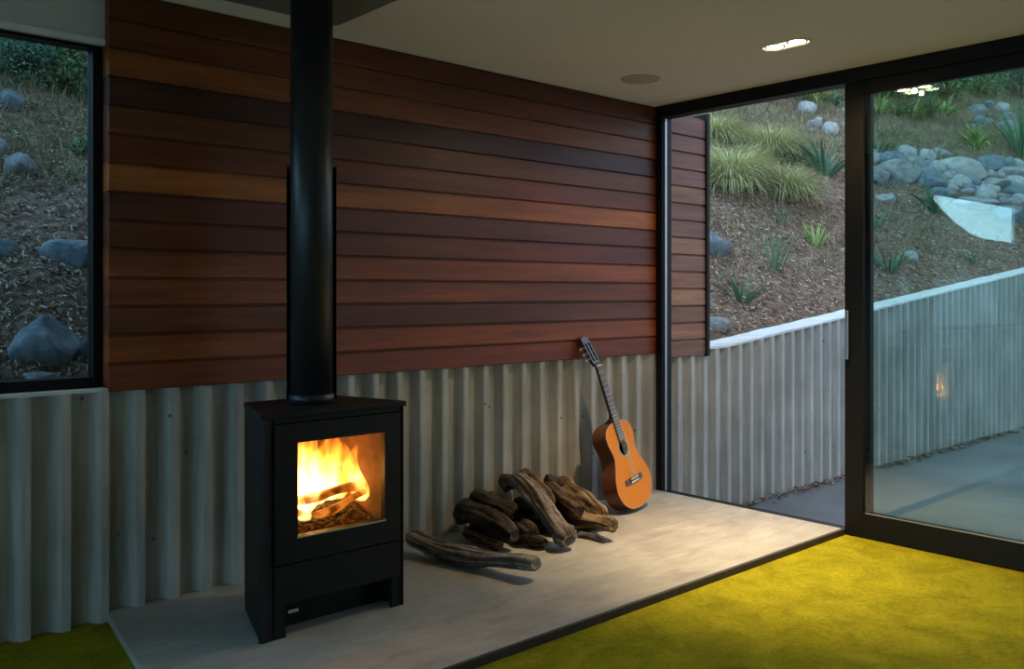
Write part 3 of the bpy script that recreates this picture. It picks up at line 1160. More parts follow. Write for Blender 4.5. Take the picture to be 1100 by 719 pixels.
    for k in range(1, 20):
        y = 0.15 + 0.658 / 2 ** (k / 12)
        if y < 0.376:
            break
        w = lerp(0.031, 0.0255, (y - 0.372) / (NUT - 0.372)) - 0.0005
        bm = bmesh.new()
        box(bm, -w, w, y - 0.0011, y + 0.0011, 0.0079, 0.0093)
        add('fret', bm, M_STEEL, parent=fb)
    bm = bmesh.new()
    rings = []
    for y, w, dp in ((0.484, 0.029, 0.080), (0.492, 0.028, 0.066), (0.510, 0.0275, 0.036), (0.535, 0.0275, 0.024), (0.65, 0.0268, 0.022), (NUT, 0.0252, 0.020), (NUT + 0.02, 0.026, 0.019)):
        rings.append([bm.verts.new((w * math.cos(a), y, 0.0014 - dp * math.sin(a) ** 0.8 if 0 < math.sin(a) else 0.0014)) for a in [PI * i / 10 for i in range(11)]])
    for a, b in zip(rings, rings[1:]):
        for i in range(10):
            bm.faces.new((a[i], a[i + 1], b[i + 1], b[i]))
        bm.faces.new((a[10], a[0], b[0], b[10]))
    bm.faces.new(rings[0])
    bm.faces.new(rings[-1][::-1])
    add('neck', bm, M_NECK, True)
    bm = bmesh.new()
    box(bm, -0.0258, 0.0258, NUT + 0.0005, NUT + 0.006, 0.0015, 0.0105)
    add('nut', bm, M_BONE)
    # slotted headstock, tipped back 12 degrees
    T = Matrix.Translation((0, NUT + 0.006, 0.0015)) @ Matrix.Rotation(math.radians(-12), 4, 'X')
    bm = bmesh.new()
    HL = 0.182
    for xa, xb in ((-0.036, -0.025), (-0.008, 0.008), (0.025, 0.036)):
        box(bm, xa, xb, 0.030, 0.140, -0.019, 0)
    vsA = [(-0.0262, 0.0), (0.0262, 0.0), (0.036, 0.030), (-0.036, 0.030)]
    prism(bm, vsA, -0.019, 0)
    prism(bm, [(-0.036, 0.140), (0.036, 0.140), (0.037, 0.170), (0.016, HL - 0.004), (0.0, HL), (-0.016, HL - 0.004), (-0.037, 0.170)], -0.019, 0)
    bmesh.ops.transform(bm, matrix=T, verts=bm.verts)
    hd = add('headstock', bm, M_HEAD)
    for sx in (-1, 1):
        for ty in (0.050, 0.085, 0.120):
            bm = bmesh.new()
            tube(bm, (sx * 0.008, ty, -0.009), (sx * 0.036, ty, -0.009), 0.0045, seg=10)
            tube(bm, (sx * 0.036, ty, -0.009), (sx * 0.039, ty, -0.009), 0.007, seg=10)
            tube(bm, (sx * 0.0305, ty + 0.006, -0.019), (sx * 0.0305, ty + 0.006, -0.026), 0.003, seg=8)
            tube(bm, (sx * 0.039, ty, -0.009), (sx * 0.046, ty, -0.020), 0.003, seg=8)
            bmesh.ops.transform(bm, matrix=T, verts=bm.verts)
            tn = add('tuner', bm, M_STEEL)
            bm = bmesh.new()
            mt = Matrix.Translation((sx * 0.047, ty, -0.026)) @ Matrix.Diagonal((0.0045, 0.008, 0.009, 1))
            bmesh.ops.create_uvsphere(bm, u_segments=12, v_segments=8, radius=1, matrix=mt)
            bmesh.ops.transform(bm, matrix=T, verts=bm.verts)
            add('tuner_button', bm, M_BONE, True, parent=tn)
    for k in range(6):
        x0_ = (-0.0285 + 0.0114 * k)
        x1_ = (-0.0215 + 0.0086 * k)
        bm = bmesh.new()
        tube(bm, (x0_, 0.1415, 0.0112), (x0_, 0.159, 0.0140), 0.0006, seg=6)
        tube(bm, (x0_, 0.159, 0.0140), (x1_, NUT + 0.003, 0.0108), 0.0006, seg=6)
        add('string', bm, M_STR)
    # place it: rest the lowest point on the slab, the head against the boards
    MX = Matrix.Translation(foot) @ R
    zmin, ymax = 9, -9
    for o, _ in parts:
        for v_ in o.data.vertices:
            w = MX @ v_.co
            zmin = min(zmin, w.z)
            ymax = max(ymax, w.y)
    MX = Matrix.Translation((0, (YW - 0.0005) - ymax, SL + 0.0005 - zmin)) @ MX
    root = thing('acoustic_guitar', 'amber classical guitar leaning against the back wall beside the woodpile', 'guitar', foot)
    root.matrix_world = MX
    for o, par in parts:
        o.parent = par if par is not None else root
    return root


guitar()

# ------------------------------------------------------------------ ceiling fittings
LX, LY = 3.705, 2.245
lamp = thing('ceiling_downlight', 'lit oblong twin downlight recessed in the ceiling near the glass door', 'light', (LX, LY, CEIL))
M_TRIM = simple('downlight_trim', (0.70, 0.66, 0.58), 0.5, var=0.03)
M_BULB = emit('halogen_bulb', (1.0, 0.80, 0.50), 26.0)
M_REFL = simple('lamp_reflector', (0.85, 0.75, 0.6), 0.2, metal=0.9, var=0.03)


def stadium(L, r_, n=14):
    pts = []
    for i in range(n + 1):
        a = PI * i / n
        pts.append((r_ * math.cos(a), L / 2 + r_ * math.sin(a)))
    for i in range(n + 1):
        a = PI + PI * i / n
        pts.append((r_ * math.cos(a), -L / 2 + r_ * math.sin(a)))
    return pts


bm = bmesh.new()
o1, o2 = stadium(0.125, 0.060), stadium(0.125, 0.050)
n = len(o1)
rg = [[bm.verts.new((LX + p[0], LY + p[1], CEIL - z)) for p in arr] for arr, z in ((o1, 0.0), (o1, 0.005), (o2, 0.006), (o2, 0.0))]
for a, b in zip(rg, rg[1:]):
    for i in range(n):
        bm.faces.new((a[i], a[(i + 1) % n], b[(i + 1) % n], b[i]))
child(from_bm('trim_ring', bm, M_TRIM), lamp)
bm = bmesh.new()
rg = [bm.verts.new((LX + p[0], LY + p[1], CEIL - 0.0008)) for p in stadium(0.125, 0.0495)]
rg2 = [bm.verts.new((LX + p[0], LY + p[1], CEIL - 0.0003)) for p in stadium(0.125, 0.0495)]
bm.faces.new(rg)
bm.faces.new(rg2[::-1])
for i in range(n):
    bm.faces.new((rg[i], rg[(i + 1) % n], rg2[(i + 1) % n], rg2[i]))
child(from_bm('lens', bm, emit('housing_glow', (1.0, 0.80, 0.48), 2.6)), lamp)  # no real lens: housing plate, the bulbs' light on it set as emission
for dy in (-0.058, 0.058):
    bm = bmesh.new()
    lathe(bm, [(0.048, -0.0005), (0.046, -0.004), (0.030, -0.0015), (0.0285, -0.0005)], (LX, LY + dy, CEIL), 28)
    rf = child(from_bm('reflector', bm, M_REFL, smooth=True), lamp)
    bm = bmesh.new()
    lathe(bm, [(0.0, -0.0065), (0.026, -0.006), (0.038, -0.003), (0.038, -0.0005)], (LX, LY + dy, CEIL), 24)
    b_ = from_bm('bulb', bm, M_BULB, smooth=True)
    b_.parent = rf

spk = thing('ceiling_speaker', 'round flush speaker grille in the ceiling near the corner', 'speaker', (3.723, 3.13, CEIL))
bm = bmesh.new()
lathe(bm, [(0.0, -0.006), (0.085, -0.005), (0.092, -0.003)], (3.723, 3.13, CEIL), 40)
child(from_bm('grille', bm, M_GRILLE, smooth=True), spk)
bm = bmesh.new()
lathe(bm, [(0.092, -0.003), (0.096, -0.006), (0.104, -0.004), (0.105, 0.0)], (3.723, 3.13, CEIL), 40)
child(from_bm('rim', bm, M_GRILLE, smooth=True), spk)

# ------------------------------------------------------------------ hillside
def smooth(x, a, b):
    tt = np.clip((x - a) / (b - a), 0, 1)
    return tt * tt * (3 - 2 * tt)


def hill(X, Y):
    X = np.asarray(X, float)
    Y = np.asarray(Y, float)
    dy = np.maximum(0, Y - 3.76)
    S = 0.25 + 0.39 * smooth(X, -2.4, 0.3)
    n_ = (0.05 * np.sin(X * 1.7 + Y * 0.9) + 0.04 * np.sin(X * 3.1 - Y * 2.3 + 1) + 0.025 * np.sin(X * 6.3 + Y * 5.1 + 2)
          + 0.10 * np.sin(X * 0.5 + 1.0) * np.sin(Y * 0.6))
    az = np.maximum(0, Y - 3.6) / np.maximum(0.5, -X)      # the slope climbs again west of the house
    S2 = 1.7 * smooth(az, 0.37, 0.47) * smooth(-X, 4.0, 14.0)
    return wall_top(X) - 0.03 + S * dy + S2 + n_ * np.minimum(1, dy * 0.9)


def hill_hit(x, y):
    r_ = ray(x, y)
    d0 = 3.78 / r_[1]
    lo = d0
    d_ = d0
    while d_ < 90:
        p = CAM + r_ * d_
        if p[2] < hill(p[0], p[1]):
            break
        lo = d_
        d_ += 0.05
    hi = d_
    for _ in range(20):
        m = (lo + hi) / 2
        p = CAM + r_ * m
        if p[2] < hill(p[0], p[1]):
            hi = m
        else:
            lo = m
    p = CAM + r_ * hi
    return Vector((p[0], p[1], float(hill(p[0], p[1])))), hi


t = NT('bark_mulch_soil')
v = t.coords()
a = t.noise(v, 0.55, 5, 0.6, 0.4)
b = t.noise(v, 16, 6, 0.7, 0.8)
b2 = t.noise(v, 60, 4, 0.7, 0.6)
c1 = t.ramp(b, [(0.30, (0.06, 0.036, 0.026)), (0.5, (0.21, 0.138, 0.10)), (0.70, (0.42, 0.30, 0.22))])
gr = t.ramp(b, [(0.30, (0.07, 0.085, 0.045)), (0.7, (0.28, 0.28, 0.15))])
sp = t.n('ShaderNodeSeparateXYZ')
tc = t.n('ShaderNodeTexCoord')
t.l(tc.outputs['Object'], sp.inputs[0])
mr = t.n('ShaderNodeMapRange')
mr.inputs[1].default_value = 5.2
mr.inputs[2].default_value = 9.5
t.l(sp.outputs[1], mr.inputs[0])
mm = t.n('ShaderNodeMath', operation='MULTIPLY')
t.l(mr.outputs[0], mm.inputs[0])
gf = t.ramp(a, [(0.42, (0, 0, 0)), (0.62, (1, 1, 1))])
t.l(gf, mm.inputs[1])
c = t.mix(mm.outputs[0], c1, gr)
M_SOIL = t.bsdf(c, 0.95, spec=0.15, bump=b2, bstr=0.8, bdist=0.03)

gx = np.unique(np.concatenate([np.linspace(-30, -3, 40), np.linspace(-3, 14, 230), np.linspace(14, 45, 50)]))
gy = np.concatenate([3.77 + np.linspace(0, 6, 110), 9.77 + np.geomspace(0.1, 36, 70)])
XX, YY = np.meshgrid(gx, gy)
ZZ = hill(XX, YY) + RNG.normal(0, 0.010, XX.shape) * np.minimum(1, (YY - 3.77) * 2)
verts = np.stack([XX, YY, ZZ], -1).reshape(-1, 3)
nx_, ny_ = len(gx), len(gy)
idx = np.arange(nx_ * ny_).reshape(ny_, nx_)
faces = np.stack([idx[:-1, :-1], idx[:-1, 1:], idx[1:, 1:], idx[1:, :-1]], -1).reshape(-1, 4)
me = bpy.data.meshes.new('hillside_ground')
me.from_pydata(verts.tolist(), [], faces.tolist())
for p in me.polygons:
    p.use_smooth = True
structure(new_obj('ground_hillside', me, M_SOIL))

# bark chips: nobody could count them
t = NT('bark_chips')
oi = t.n('ShaderNodeAttribute')
oi.attribute_name = 'chip'
M_CHIP = t.bsdf(oi.outputs['Color'], 0.9, spec=0.2)
bm_v, bm_f, bm_c = [], [], []
pal = np.array([(0.20, 0.135, 0.095), (0.30, 0.225, 0.165), (0.12, 0.075, 0.05), (0.40, 0.33, 0.26), (0.08, 0.05, 0.036), (0.26, 0.16, 0.105)])
NCH = 26000
made = 0
while made < NCH:
    if RNG.rand() < 0.36:
        x, y = RNG.uniform(-160, 150), RNG.uniform(110, 440)
    else:
        x, y = RNG.uniform(690, 1230), RNG.uniform(150, 400)
    r_ = ray(x, y)
    # fast march
    d_ = 3.8 / r_[1]
    st_ = 0.25
    ok = False
    while d_ < 30:
        p = CAM + r_ * d_
        if p[2] < hill(p[0], p[1]):
            if st_ < 0.02:
                ok = True
                break
            d_ -= st_
            st_ *= 0.2
        d_ += st_
    if not ok:
        made += 1
        continue
    z = float(hill(p[0], p[1]))
    if p[1] < 3.84:
        made += 1
        continue
    Lc = RNG.uniform(0.012, 0.042) * (0.7 + 0.07 * d_)
    wc = RNG.uniform(0.003, 0.009) * (0.7 + 0.07 * d_)
    th = 0.003
    a = RNG.uniform(0, 2 * PI)
    til = RNG.normal(0, 0.35)
    dx = Vector((math.cos(a), math.sin(a), math.sin(til) + 0.55 * math.sin(a))).normalized()
    up = Vector((RNG.normal(0, 0.3), -0.5 + RNG.normal(0, 0.3), 1)).normalized()
    sy = up.cross(dx).normalized()
    up = dx.cross(sy)
    c0 = Vector((p[0], p[1], z + 0.010 + RNG.rand() * 0.012))
    i0 = len(bm_v)
    for sz in (-1, 1):
        for (ax_, ay_) in ((-1, -0.5), (0, -1), (1, -0.4), (1, 0.4), (0, 1), (-1, 0.5)):
            q = c0 + dx * (ax_ * Lc / 2) + sy * (ay_ * wc / 2) + up * (sz * th / 2 - 0.12 * Lc * abs(ax_))
            bm_v.append(tuple(q))
    bm_f.append((i0 + 5, i0 + 4, i0 + 3, i0 + 2, i0 + 1, i0))
    bm_f.append((i0 + 6, i0 + 7, i0 + 8, i0 + 9, i0 + 10, i0 + 11))
    for q in range(6):
        w_ = (q + 1) % 6
        bm_f.append((i0 + q, i0 + w_, i0 + 6 + w_, i0 + 6 + q))
    cc = np.minimum(0.7, pal[RNG.randint(len(pal))] * RNG.uniform(1.0, 2.1))
    bm_c.extend([cc] * 12)
    made += 1
me = bpy.data.meshes.new('bark_mulch')
me.from_pydata(bm_v, [], bm_f)
at_ = me.color_attributes.new('chip', 'FLOAT_COLOR', 'POINT')
at_.data.foreach_set('color', np.concatenate([np.array(bm_c), np.ones((len(bm_c), 1))], 1).astype(np.float32).ravel())
tag(new_obj('bark_mulch', me, M_CHIP), 'brown bark mulch chips strewn over the garden slope', 'mulch', kind='stuff')

m_v, m_f, m_c = [], [], []
for i in range(700):
    x = RNG.uniform(5.2, 12.5)
    if mnoise.noise(Vector((x * 1.5, 0, 0))) < -0.25:
        continue
    y = 3.53 - abs(RNG.normal(0, 0.05)) - 0.012
    Lc, wc = RNG.uniform(0.02, 0.06), RNG.uniform(0.01, 0.03)
    a = RNG.uniform(0, 2 * PI)
    ca, sa = math.cos(a), math.sin(a)
    zl = -0.2045 + RNG.rand() * 0.02
    i0 = len(m_v)
    for sz in (0, 0.003):
        for (ax_, ay_) in ((-1, 0), (0, -1), (1, 0), (0, 1)):
            dx_, dy_ = ax_ * Lc / 2, ay_ * wc / 2
            m_v.append((x + ca * dx_ - sa * dy_, min(3.54, y + sa * dx_ + ca * dy_), zl + sz + 0.006 * abs(ay_)))
    m_f += [(i0 + 3, i0 + 2, i0 + 1, i0), (i0 + 4, i0 + 5, i0 + 6, i0 + 7)] + [(i0 + q, i0 + (q + 1) % 4, i0 + 4 + (q + 1) % 4, i0 + 4 + q) for q in range(4)]
    m_c += [pal[RNG.randint(len(pal))] * RNG.uniform(0.5, 1.3)] * 8
me = bpy.data.meshes.new('leaf_litter')
me.from_pydata(m_v, [], m_f)
at_ = me.color_attributes.new('chip', 'FLOAT_COLOR', 'POINT')
at_.data.foreach_set('color', np.concatenate([np.array(m_c), np.ones((len(m_c), 1))], 1).astype(np.float32).ravel())
tag(new_obj('leaf_litter', me, M_CHIP), 'dead leaf litter along the foot of the concrete garden wall', 'litter', kind='stuff')

# ---- stones
def stone_mat(name, dark, light):
    t = NT(name)
    v = t.coords()
    a = t.noise(v, 3.0, 6, 0.6, 0.5)
    b = t.noise(v, 30, 5, 0.65)
    c1 = t.ramp(a, [(0.32, dark), (0.68, light)])
    c2 = t.ramp(b, [(0.3, (0.75,) * 3), (0.7, (1.15,) * 3)])
    return t.bsdf(t.mix(1.0, c1, c2, 'MULTIPLY'), 0.8, spec=0.3, bump=b, bstr=0.55, bdist=0.03)


S_BLUE = stone_mat('stone_blue_grey', (0.10, 0.13, 0.15), (0.24, 0.285, 0.31))
S_GREY = stone_mat('stone_grey', (0.16, 0.165, 0.165), (0.36, 0.365, 0.36))
S_PALE = stone_mat('stone_pale', (0.27, 0.275, 0.265), (0.50, 0.50, 0.48))


def stone_mesh(seed, peak=0.0, sub=4):
    bm = bmesh.new()
    bmesh.ops.create_icosphere(bm, subdivisions=sub, radius=1.0)
    off = Vector((seed * 3.7, seed * 1.9, seed * 0.7))
    rs = random.Random(int(seed * 100))
    planes = []
    for _ in range(9):
        n_ = Vector((rs.gauss(0, 1), rs.gauss(0, 1), rs.gauss(0, 0.8))).normalized()
        planes.append((n_, rs.uniform(0.58, 0.90)))
    for v_ in bm.verts:
        p = v_.co.copy()
        d = p.normalized()
        k = 1 + 0.20 * mnoise.noise(d * 1.2 + off) + 0.08 * mnoise.noise(d * 3.1 + off)
        q = d * k
        for n_, h_ in planes:
            e_ = q.dot(n_) - h_
            if e_ > 0:
                q -= n_ * e_ * 0.85
        q += d * 0.02 * mnoise.noise(d * 8 + off)
        if peak and q.z > 0:
            sh = max(0.12, 1 - peak * q.z)
            q.x *= sh
            q.y *= sh
        v_.co = q
    bmesh.ops.recalc_face_normals(bm, faces=bm.faces)
    me = bpy.data.meshes.new('stone')
    bm.to_mesh(me)
    bm.free()
    for p in me.polygons:
        p.use_smooth = True
    return me


STONES = []


def place_stone(px_, py_, wpx, hpx, mat, label, seed, group=None, peak=0.0, name='boulder', me=None):
    """px, py: where its foot meets the slope"""
    P_, d_ = hill_hit(px_, py_)
    wd = wpx * d_ / F
    hd = hpx * d_ / F
    if me is None:
        me = stone_mesh(seed, peak)
        me.materials.append(mat)
    o = bpy.data.objects.new(name, me)
    COL.objects.link(o)
    o.scale = (wd / 1.75, wd / 1.9, hd / 1.35)
    o.rotation_euler = (0, 0, random.Random(int(seed * 17)).uniform(-0.5, 0.5) - YAW)
    o.location = P_ + Vector((0.0, 0.28 * wd, hd * 0.30))
    STONES.append((P_.copy(), wd / 2))
    tag(o, label, 'rock', group)
    return o


place_stone(55, 391, 80, 50, S_BLUE, 'large peaked blue-grey boulder low in the back window', 1.3, peak=0.62)
place_stone(79, 284, 52, 27, S_BLUE, 'wide blue-grey rock halfway up the back window view', 2.1)
place_stone(4, 276, 30, 20, S_BLUE, 'blue-grey rock cut off by the edge at the left of the back window', 3.4)
place_stone(24, 188, 32, 24, S_GREY, 'pale round rock in the upper part of the back window view', 4.2)
place_stone(46, 412, 34, 14, S_GREY, 'small grey stone in front of the large peaked boulder', 5.7)
place_stone(97, 385, 26, 22, S_BLUE, 'small rock right behind the peaked boulder, by the window frame', 6.1)
place_stone(12, 118, 34, 22, S_BLUE, 'blue-grey rock under the bushes at the top of the back window', 7.7)
place_stone(2, 165, 16, 18, S_GREY, 'grey rock beside the pale round rock at the window edge', 8.9)
place_stone(770, 276, 46, 32, S_BLUE, 'blue-grey boulder beside the outdoor cedar corner', 9.1)
place_stone(776, 357, 34, 15, S_GREY, 'dark grey stone just above the concrete wall cap by the cedar corner', 10.3)
place_stone(752, 360, 24, 18, S_GREY, 'small stone half hidden behind the cedar corner trim', 11.9)
place_stone(955, 217, 22, 10, S_PALE, 'small pale flat stone on the mulch left of the twin-leaved flax', 12.6)
place_stone(982, 279, 16, 10, S_PALE, 'small pale stone beside the low flax behind the glass door', 13.2)

# dry stone bed across the top right
big = [(976, 194, 50, 22, S_GREY), (945, 196, 34, 22, S_GREY), (1003, 200, 46, 22, S_BLUE), (1040, 192, 60, 22, S_PALE), (1075, 206, 52, 16, S_GREY),
       (1052, 224, 76, 15, S_GREY), (1020, 213, 30, 14, S_BLUE), (1098, 216, 34, 18, S_BLUE), (1000, 172, 20, 12, S_PALE), (1018, 170, 30, 12, S_GREY),
       (966, 178, 30, 16, S_BLUE), (940, 176, 24, 14, S_PALE), (1072, 180, 34, 14, S_BLUE), (1096, 190, 36, 15, S_GREY), (1090, 240, 36, 20, S_BLUE)]
where = ['wide slab-like rock at the left of the dry stone bed', 'squat grey rock at the left end of the stone bed beside the door stile',
         'blue-grey rock in the stone bed directly above the twin-leaved flax', 'broad pale rock in the middle of the dry stone bed',
         'flat grey rock low on the right of the stone bed', 'long flat ledge rock along the lower edge of the stone bed',
         'blue-grey stone just right of the twin-leaved flax', 'blue-grey rock at the right picture edge of the stone bed',
         'small pale stone on the upper edge of the stone bed', 'low grey stone right of the small pale one atop the stone bed',
         'blue-grey rock on the upper left of the stone bed', 'pale stone on the upper left of the stone bed next to the door stile',
         'blue-grey stone on the upper right of the stone bed', 'grey stone high at the right picture edge of the stone bed',
         'lowest blue-grey rock at the right end of the stone bed']
for i, (q, lb) in enumerate(zip(big, where)):
    place_stone(q[0], q[1], q[2], q[3], q[4], lb, 20.3 + i * 1.37)
protos = {}
for k, m in enumerate((S_BLUE, S_GREY, S_PALE, S_GREY)):
    me = stone_mesh(50.5 + k * 2.3, sub=3)
    me.materials.append(m)
    protos[k] = me
rs = random.Random(5)
cnt = 0
placed = tries = 0
while placed < 120 and tries < 2500:
    tries += 1
    k = placed % 10
    if k < 8:
        x = rs.uniform(930, 1125)
        y = rs.uniform(164 + (x - 930) * 0.10, 186 + (x - 930) * 0.22)
    elif k < 9:
        x, y = rs.uniform(862, 935), rs.uniform(112, 152)
    else:
        x, y = rs.uniform(1040, 1085), rs.uniform(112, 145)
    w_ = rs.uniform(8, 24) * (1.0 if tries < 900 else 0.6)
    P_, d_ = hill_hit(x, y)
    rw = w_ * d_ / F / 2
    if any((P_ - q).length < 0.92 * (rw + r_) for q, r_ in STONES):
        continue
    place_stone(x, y, w_, w_ * rs.uniform(0.45, 0.8), None, 'small grey river stone in the dry stone bed on the slope' if k < 8 else 'small grey stone lying in the grass above the garden slope', 70 + placed * 0.93,
                group='river stones in the dry bed' if k < 8 else 'stones in the upper grass', name='river_stone', me=protos[rs.randrange(4)])
    placed += 1

# ---- plants
def leaf_mat(name, dark, light, rough=0.55, trans=0.0):
    t = NT(name)
    at = t.n('ShaderNodeAttribute')
    at.attribute_name = 'tone'
    col = t.ramp(at.outputs['Fac'], [(0.0, dark), (1.0, light)])
    return t.bsdf(col, rough, spec=0.35)


L_TUSS = leaf_mat('tussock_blade', (0.24, 0.26, 0.085), (0.80, 0.78, 0.45), 0.7)
L_FLAX = leaf_mat('flax_leaf', (0.03, 0.085, 0.045), (0.13, 0.27, 0.14), 0.4)
L_FLAXY = leaf_mat('flax_leaf_yellow', (0.10, 0.18, 0.04), (0.32, 0.42, 0.10), 0.45)
L_SHRUB = leaf_mat('shrub_leaf', (0.05, 0.11, 0.05), (0.24, 0.36, 0.15), 0.5)
L_SHRUBB = leaf_mat('shrub_leaf_blue', (0.035, 0.10, 0.066), (0.17, 0.34, 0.21), 0.5)
M_STEM = simple('twig_bark', (0.07, 0.05, 0.035), 0.9, var=0.3)


class Mesh:
    def __init__(self):
        self.v, self.f, self.c = [], [], []

    def blade(self, p, az, L, w, rise, droop, tone, segs=6, fold=0.25):
        """arching leaf: starts at elevation `rise`, bends down by `droop`"""
        d = Vector((math.cos(az), math.sin(az), 0))
        sd = Vector((-math.sin(az), math.cos(az), 0))
        q = Vector(p)
        el = rise
        i0 = len(self.v)
        for i in range(segs + 1):
            f = i / segs
            ww = w * (0.55 + 0.9 * f if f < 0.45 else (1 - f) / 0.55 * 0.95 + 0.02)
            nr = Vector((-d.x * math.sin(el), -d.y * math.sin(el), math.cos(el)))
            self.v += [tuple(q - sd * ww / 2 + nr * ww * fold), tuple(q), tuple(q + sd * ww / 2 + nr * ww * fold)]
            tn = tone * (0.75 + 0.4 * f)
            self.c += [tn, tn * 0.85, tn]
            if i < segs:
                a = i0 + i * 3
                self.f += [(a, a + 1, a + 4, a + 3), (a + 1, a + 2, a + 5, a + 4)]
            el -= droop / segs * (0.4 + 1.2 * f)
            q = q + (d * math.cos(el) + Vector((0, 0, 1)) * math.sin(el)) * (L / segs)

    def leaf(self, p, nrm, L, w, tone):
        n_ = Vector(nrm).normalized()
        a = n_.orthogonal().normalized()
        an = random.uniform(0, 2 * PI)
        b = n_.cross(a)
        x = a * math.cos(an) + b * math.sin(an)
        y = n_.cross(x)
        i0 = len(self.v)
        P_ = Vector(p)
        for q in (P_, P_ + x * L * 0.45 + y * w / 2 + n_ * w * 0.2, P_ + x * L - n_ * L * 0.15, P_ + x * L * 0.45 - y * w / 2 + n_ * w * 0.2):
            self.v.append(tuple(q))
            self.c.append(tone)
        self.f += [(i0, i0 + 1, i0 + 2), (i0, i0 + 2, i0 + 3)]

    def build(self, name, mat, parent=None):
        me = bpy.data.meshes.new(name)
        me.from_pydata(self.v, [], self.f)
        a = me.color_attributes.new('tone', 'FLOAT_COLOR', 'POINT')
        arr = np.clip(np.array(self.c), 0, 1)
        a.data.foreach_set('color', np.stack([arr, arr, arr, np.ones_like(arr)], 1).astype(np.float32).ravel())
        o = new_obj(name, me, mat)
        if parent is not None:
            child(o, parent)
        return o


def tussock(px_, py_, wpx, hpx, label, n_=1700):
    P_, d_ = hill_hit(px_, py_)
    R_ = wpx * d_ / F / 2
    Hh = hpx * d_ / F
    m = Mesh()
    for i in range(n_):
        az = random.uniform(0, 2 * PI)
        rr_ = R_ * 0.22 * math.sqrt(random.random())
        rise = random.uniform(0.55, 1.5)
        L = Hh * random.uniform(0.6, 1.02)
        x, y = P_.x + rr_ * math.cos(az), P_.y + rr_ * math.sin(az)
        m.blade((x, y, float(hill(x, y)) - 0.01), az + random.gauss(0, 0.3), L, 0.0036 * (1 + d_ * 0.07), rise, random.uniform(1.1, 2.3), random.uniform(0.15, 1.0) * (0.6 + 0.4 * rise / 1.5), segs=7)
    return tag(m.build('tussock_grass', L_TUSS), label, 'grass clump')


tussock(785, 200, 100, 80, 'tall pale tussock grass clump next to the outdoor cedar corner', 2200)
tussock(828, 166, 66, 56, 'rear pale tussock grass clump under the door head')
tussock(842, 212, 82, 62, 'rounded tussock grass clump in front of the other two', 1900)
tussock(768, 150, 60, 50, 'wispy pale tussock grass clump rising behind the tall one', 1400)


def flax(px_, py_, hpx, n_, label, mat=None, wd=0.035, spread=0.75, droop=0.9, cat='plant', name='flax_plant', lean=0.0):
    mat = mat or L_FLAX
    P_, d_ = hill_hit(px_, py_)
    Hh = hpx * d_ / F
    m = Mesh()
    for i in range(n_):
        az = random.uniform(0, 2 * PI)
        k = math.sqrt(random.random())
        rise = 1.5 - spread * k
        rr_ = 0.03 + 0.05 * k * Hh
        x, y = P_.x + rr_ * math.cos(az), P_.y + rr_ * math.sin(az)
        m.blade((x, y, float(hill(x, y)) - 0.02), az, Hh * random.uniform(0.65, 1.12), wd * random.uniform(0.7, 1.2), rise, random.uniform(0.15, 1) * droop, random.uniform(0.1, 1.0), segs=8, fold=0.3)
    return tag(m.build(name, mat), label, cat)


flax(886, 188, 54, 34, 'bushy dark green flax clump left of the door stile', wd=0.05, droop=1.5)
flax(833, 291, 62, 9, 'tall narrow flax with two upright tufts on the mulch', wd=0.022, spread=0.35, droop=0.5)
flax(839, 240, 34, 8, 'short flax tuft rising behind the tall narrow one', wd=0.022, spread=0.5, droop=0.5)
flax(876, 264, 32, 16, 'small yellow-green flax near the door stile', L_FLAXY, wd=0.022, spread=0.5, droop=0.6)
flax(796, 322, 46, 30, 'dark green grassy flax just above the wall by the cedar corner', wd=0.016, spread=0.8, droop=1.3)
flax(764, 300, 34, 12, 'arching flax below the boulder beside the cedar corner', wd=0.018, spread=1.0, droop=1.6)
flax(1003, 226, 44, 9, 'flax with long wide leaves in front of the stone bed', wd=0.06, spread=0.9, droop=0.5)
flax(955, 292, 36, 18, 'low dark flax low on the slope behind the glass door', wd=0.026, spread=0.7, droop=0.7)
flax(938, 245, 28, 12, 'half hidden flax right beside the door stile', wd=0.03, spread=0.7, droop=0.8)
flax(962, 240, 30, 7, 'thin upright flax left of the wide-leaved one', wd=0.02, spread=0.5, droop=0.5)
flax(1048, 158, 34, 34, 'spreading green flax above the stone bed', L_FLAXY, wd=0.05, spread=1.1, droop=1.5)
flax(1098, 168, 66, 26, 'tall upright flax at the right edge above the stone bed', wd=0.09, spread=0.6, droop=0.7)
flax(1045, 282, 26, 14, 'faint low grassy plant right of the low dark flax', wd=0.016, spread=0.9, droop=1.2)
flax(942, 165, 26, 16, 'small flax at the left end of the stone bed', wd=0.04, spread=0.9, droop=1.0)
k = 0
for (x, y) in ((944, 122), (962, 124), (980, 126), (998, 124), (1016, 122), (895, 112), (872, 108)):
    flax(x, y, 32, 30, 'strappy green clump in the row along the top of the slope', L_FLAX if k % 2 else L_FLAXY, wd=0.05, spread=1.0, droop=1.8, name='strappy_plant')['group'] = 'strappy plants along the top of the slope'
    k += 1


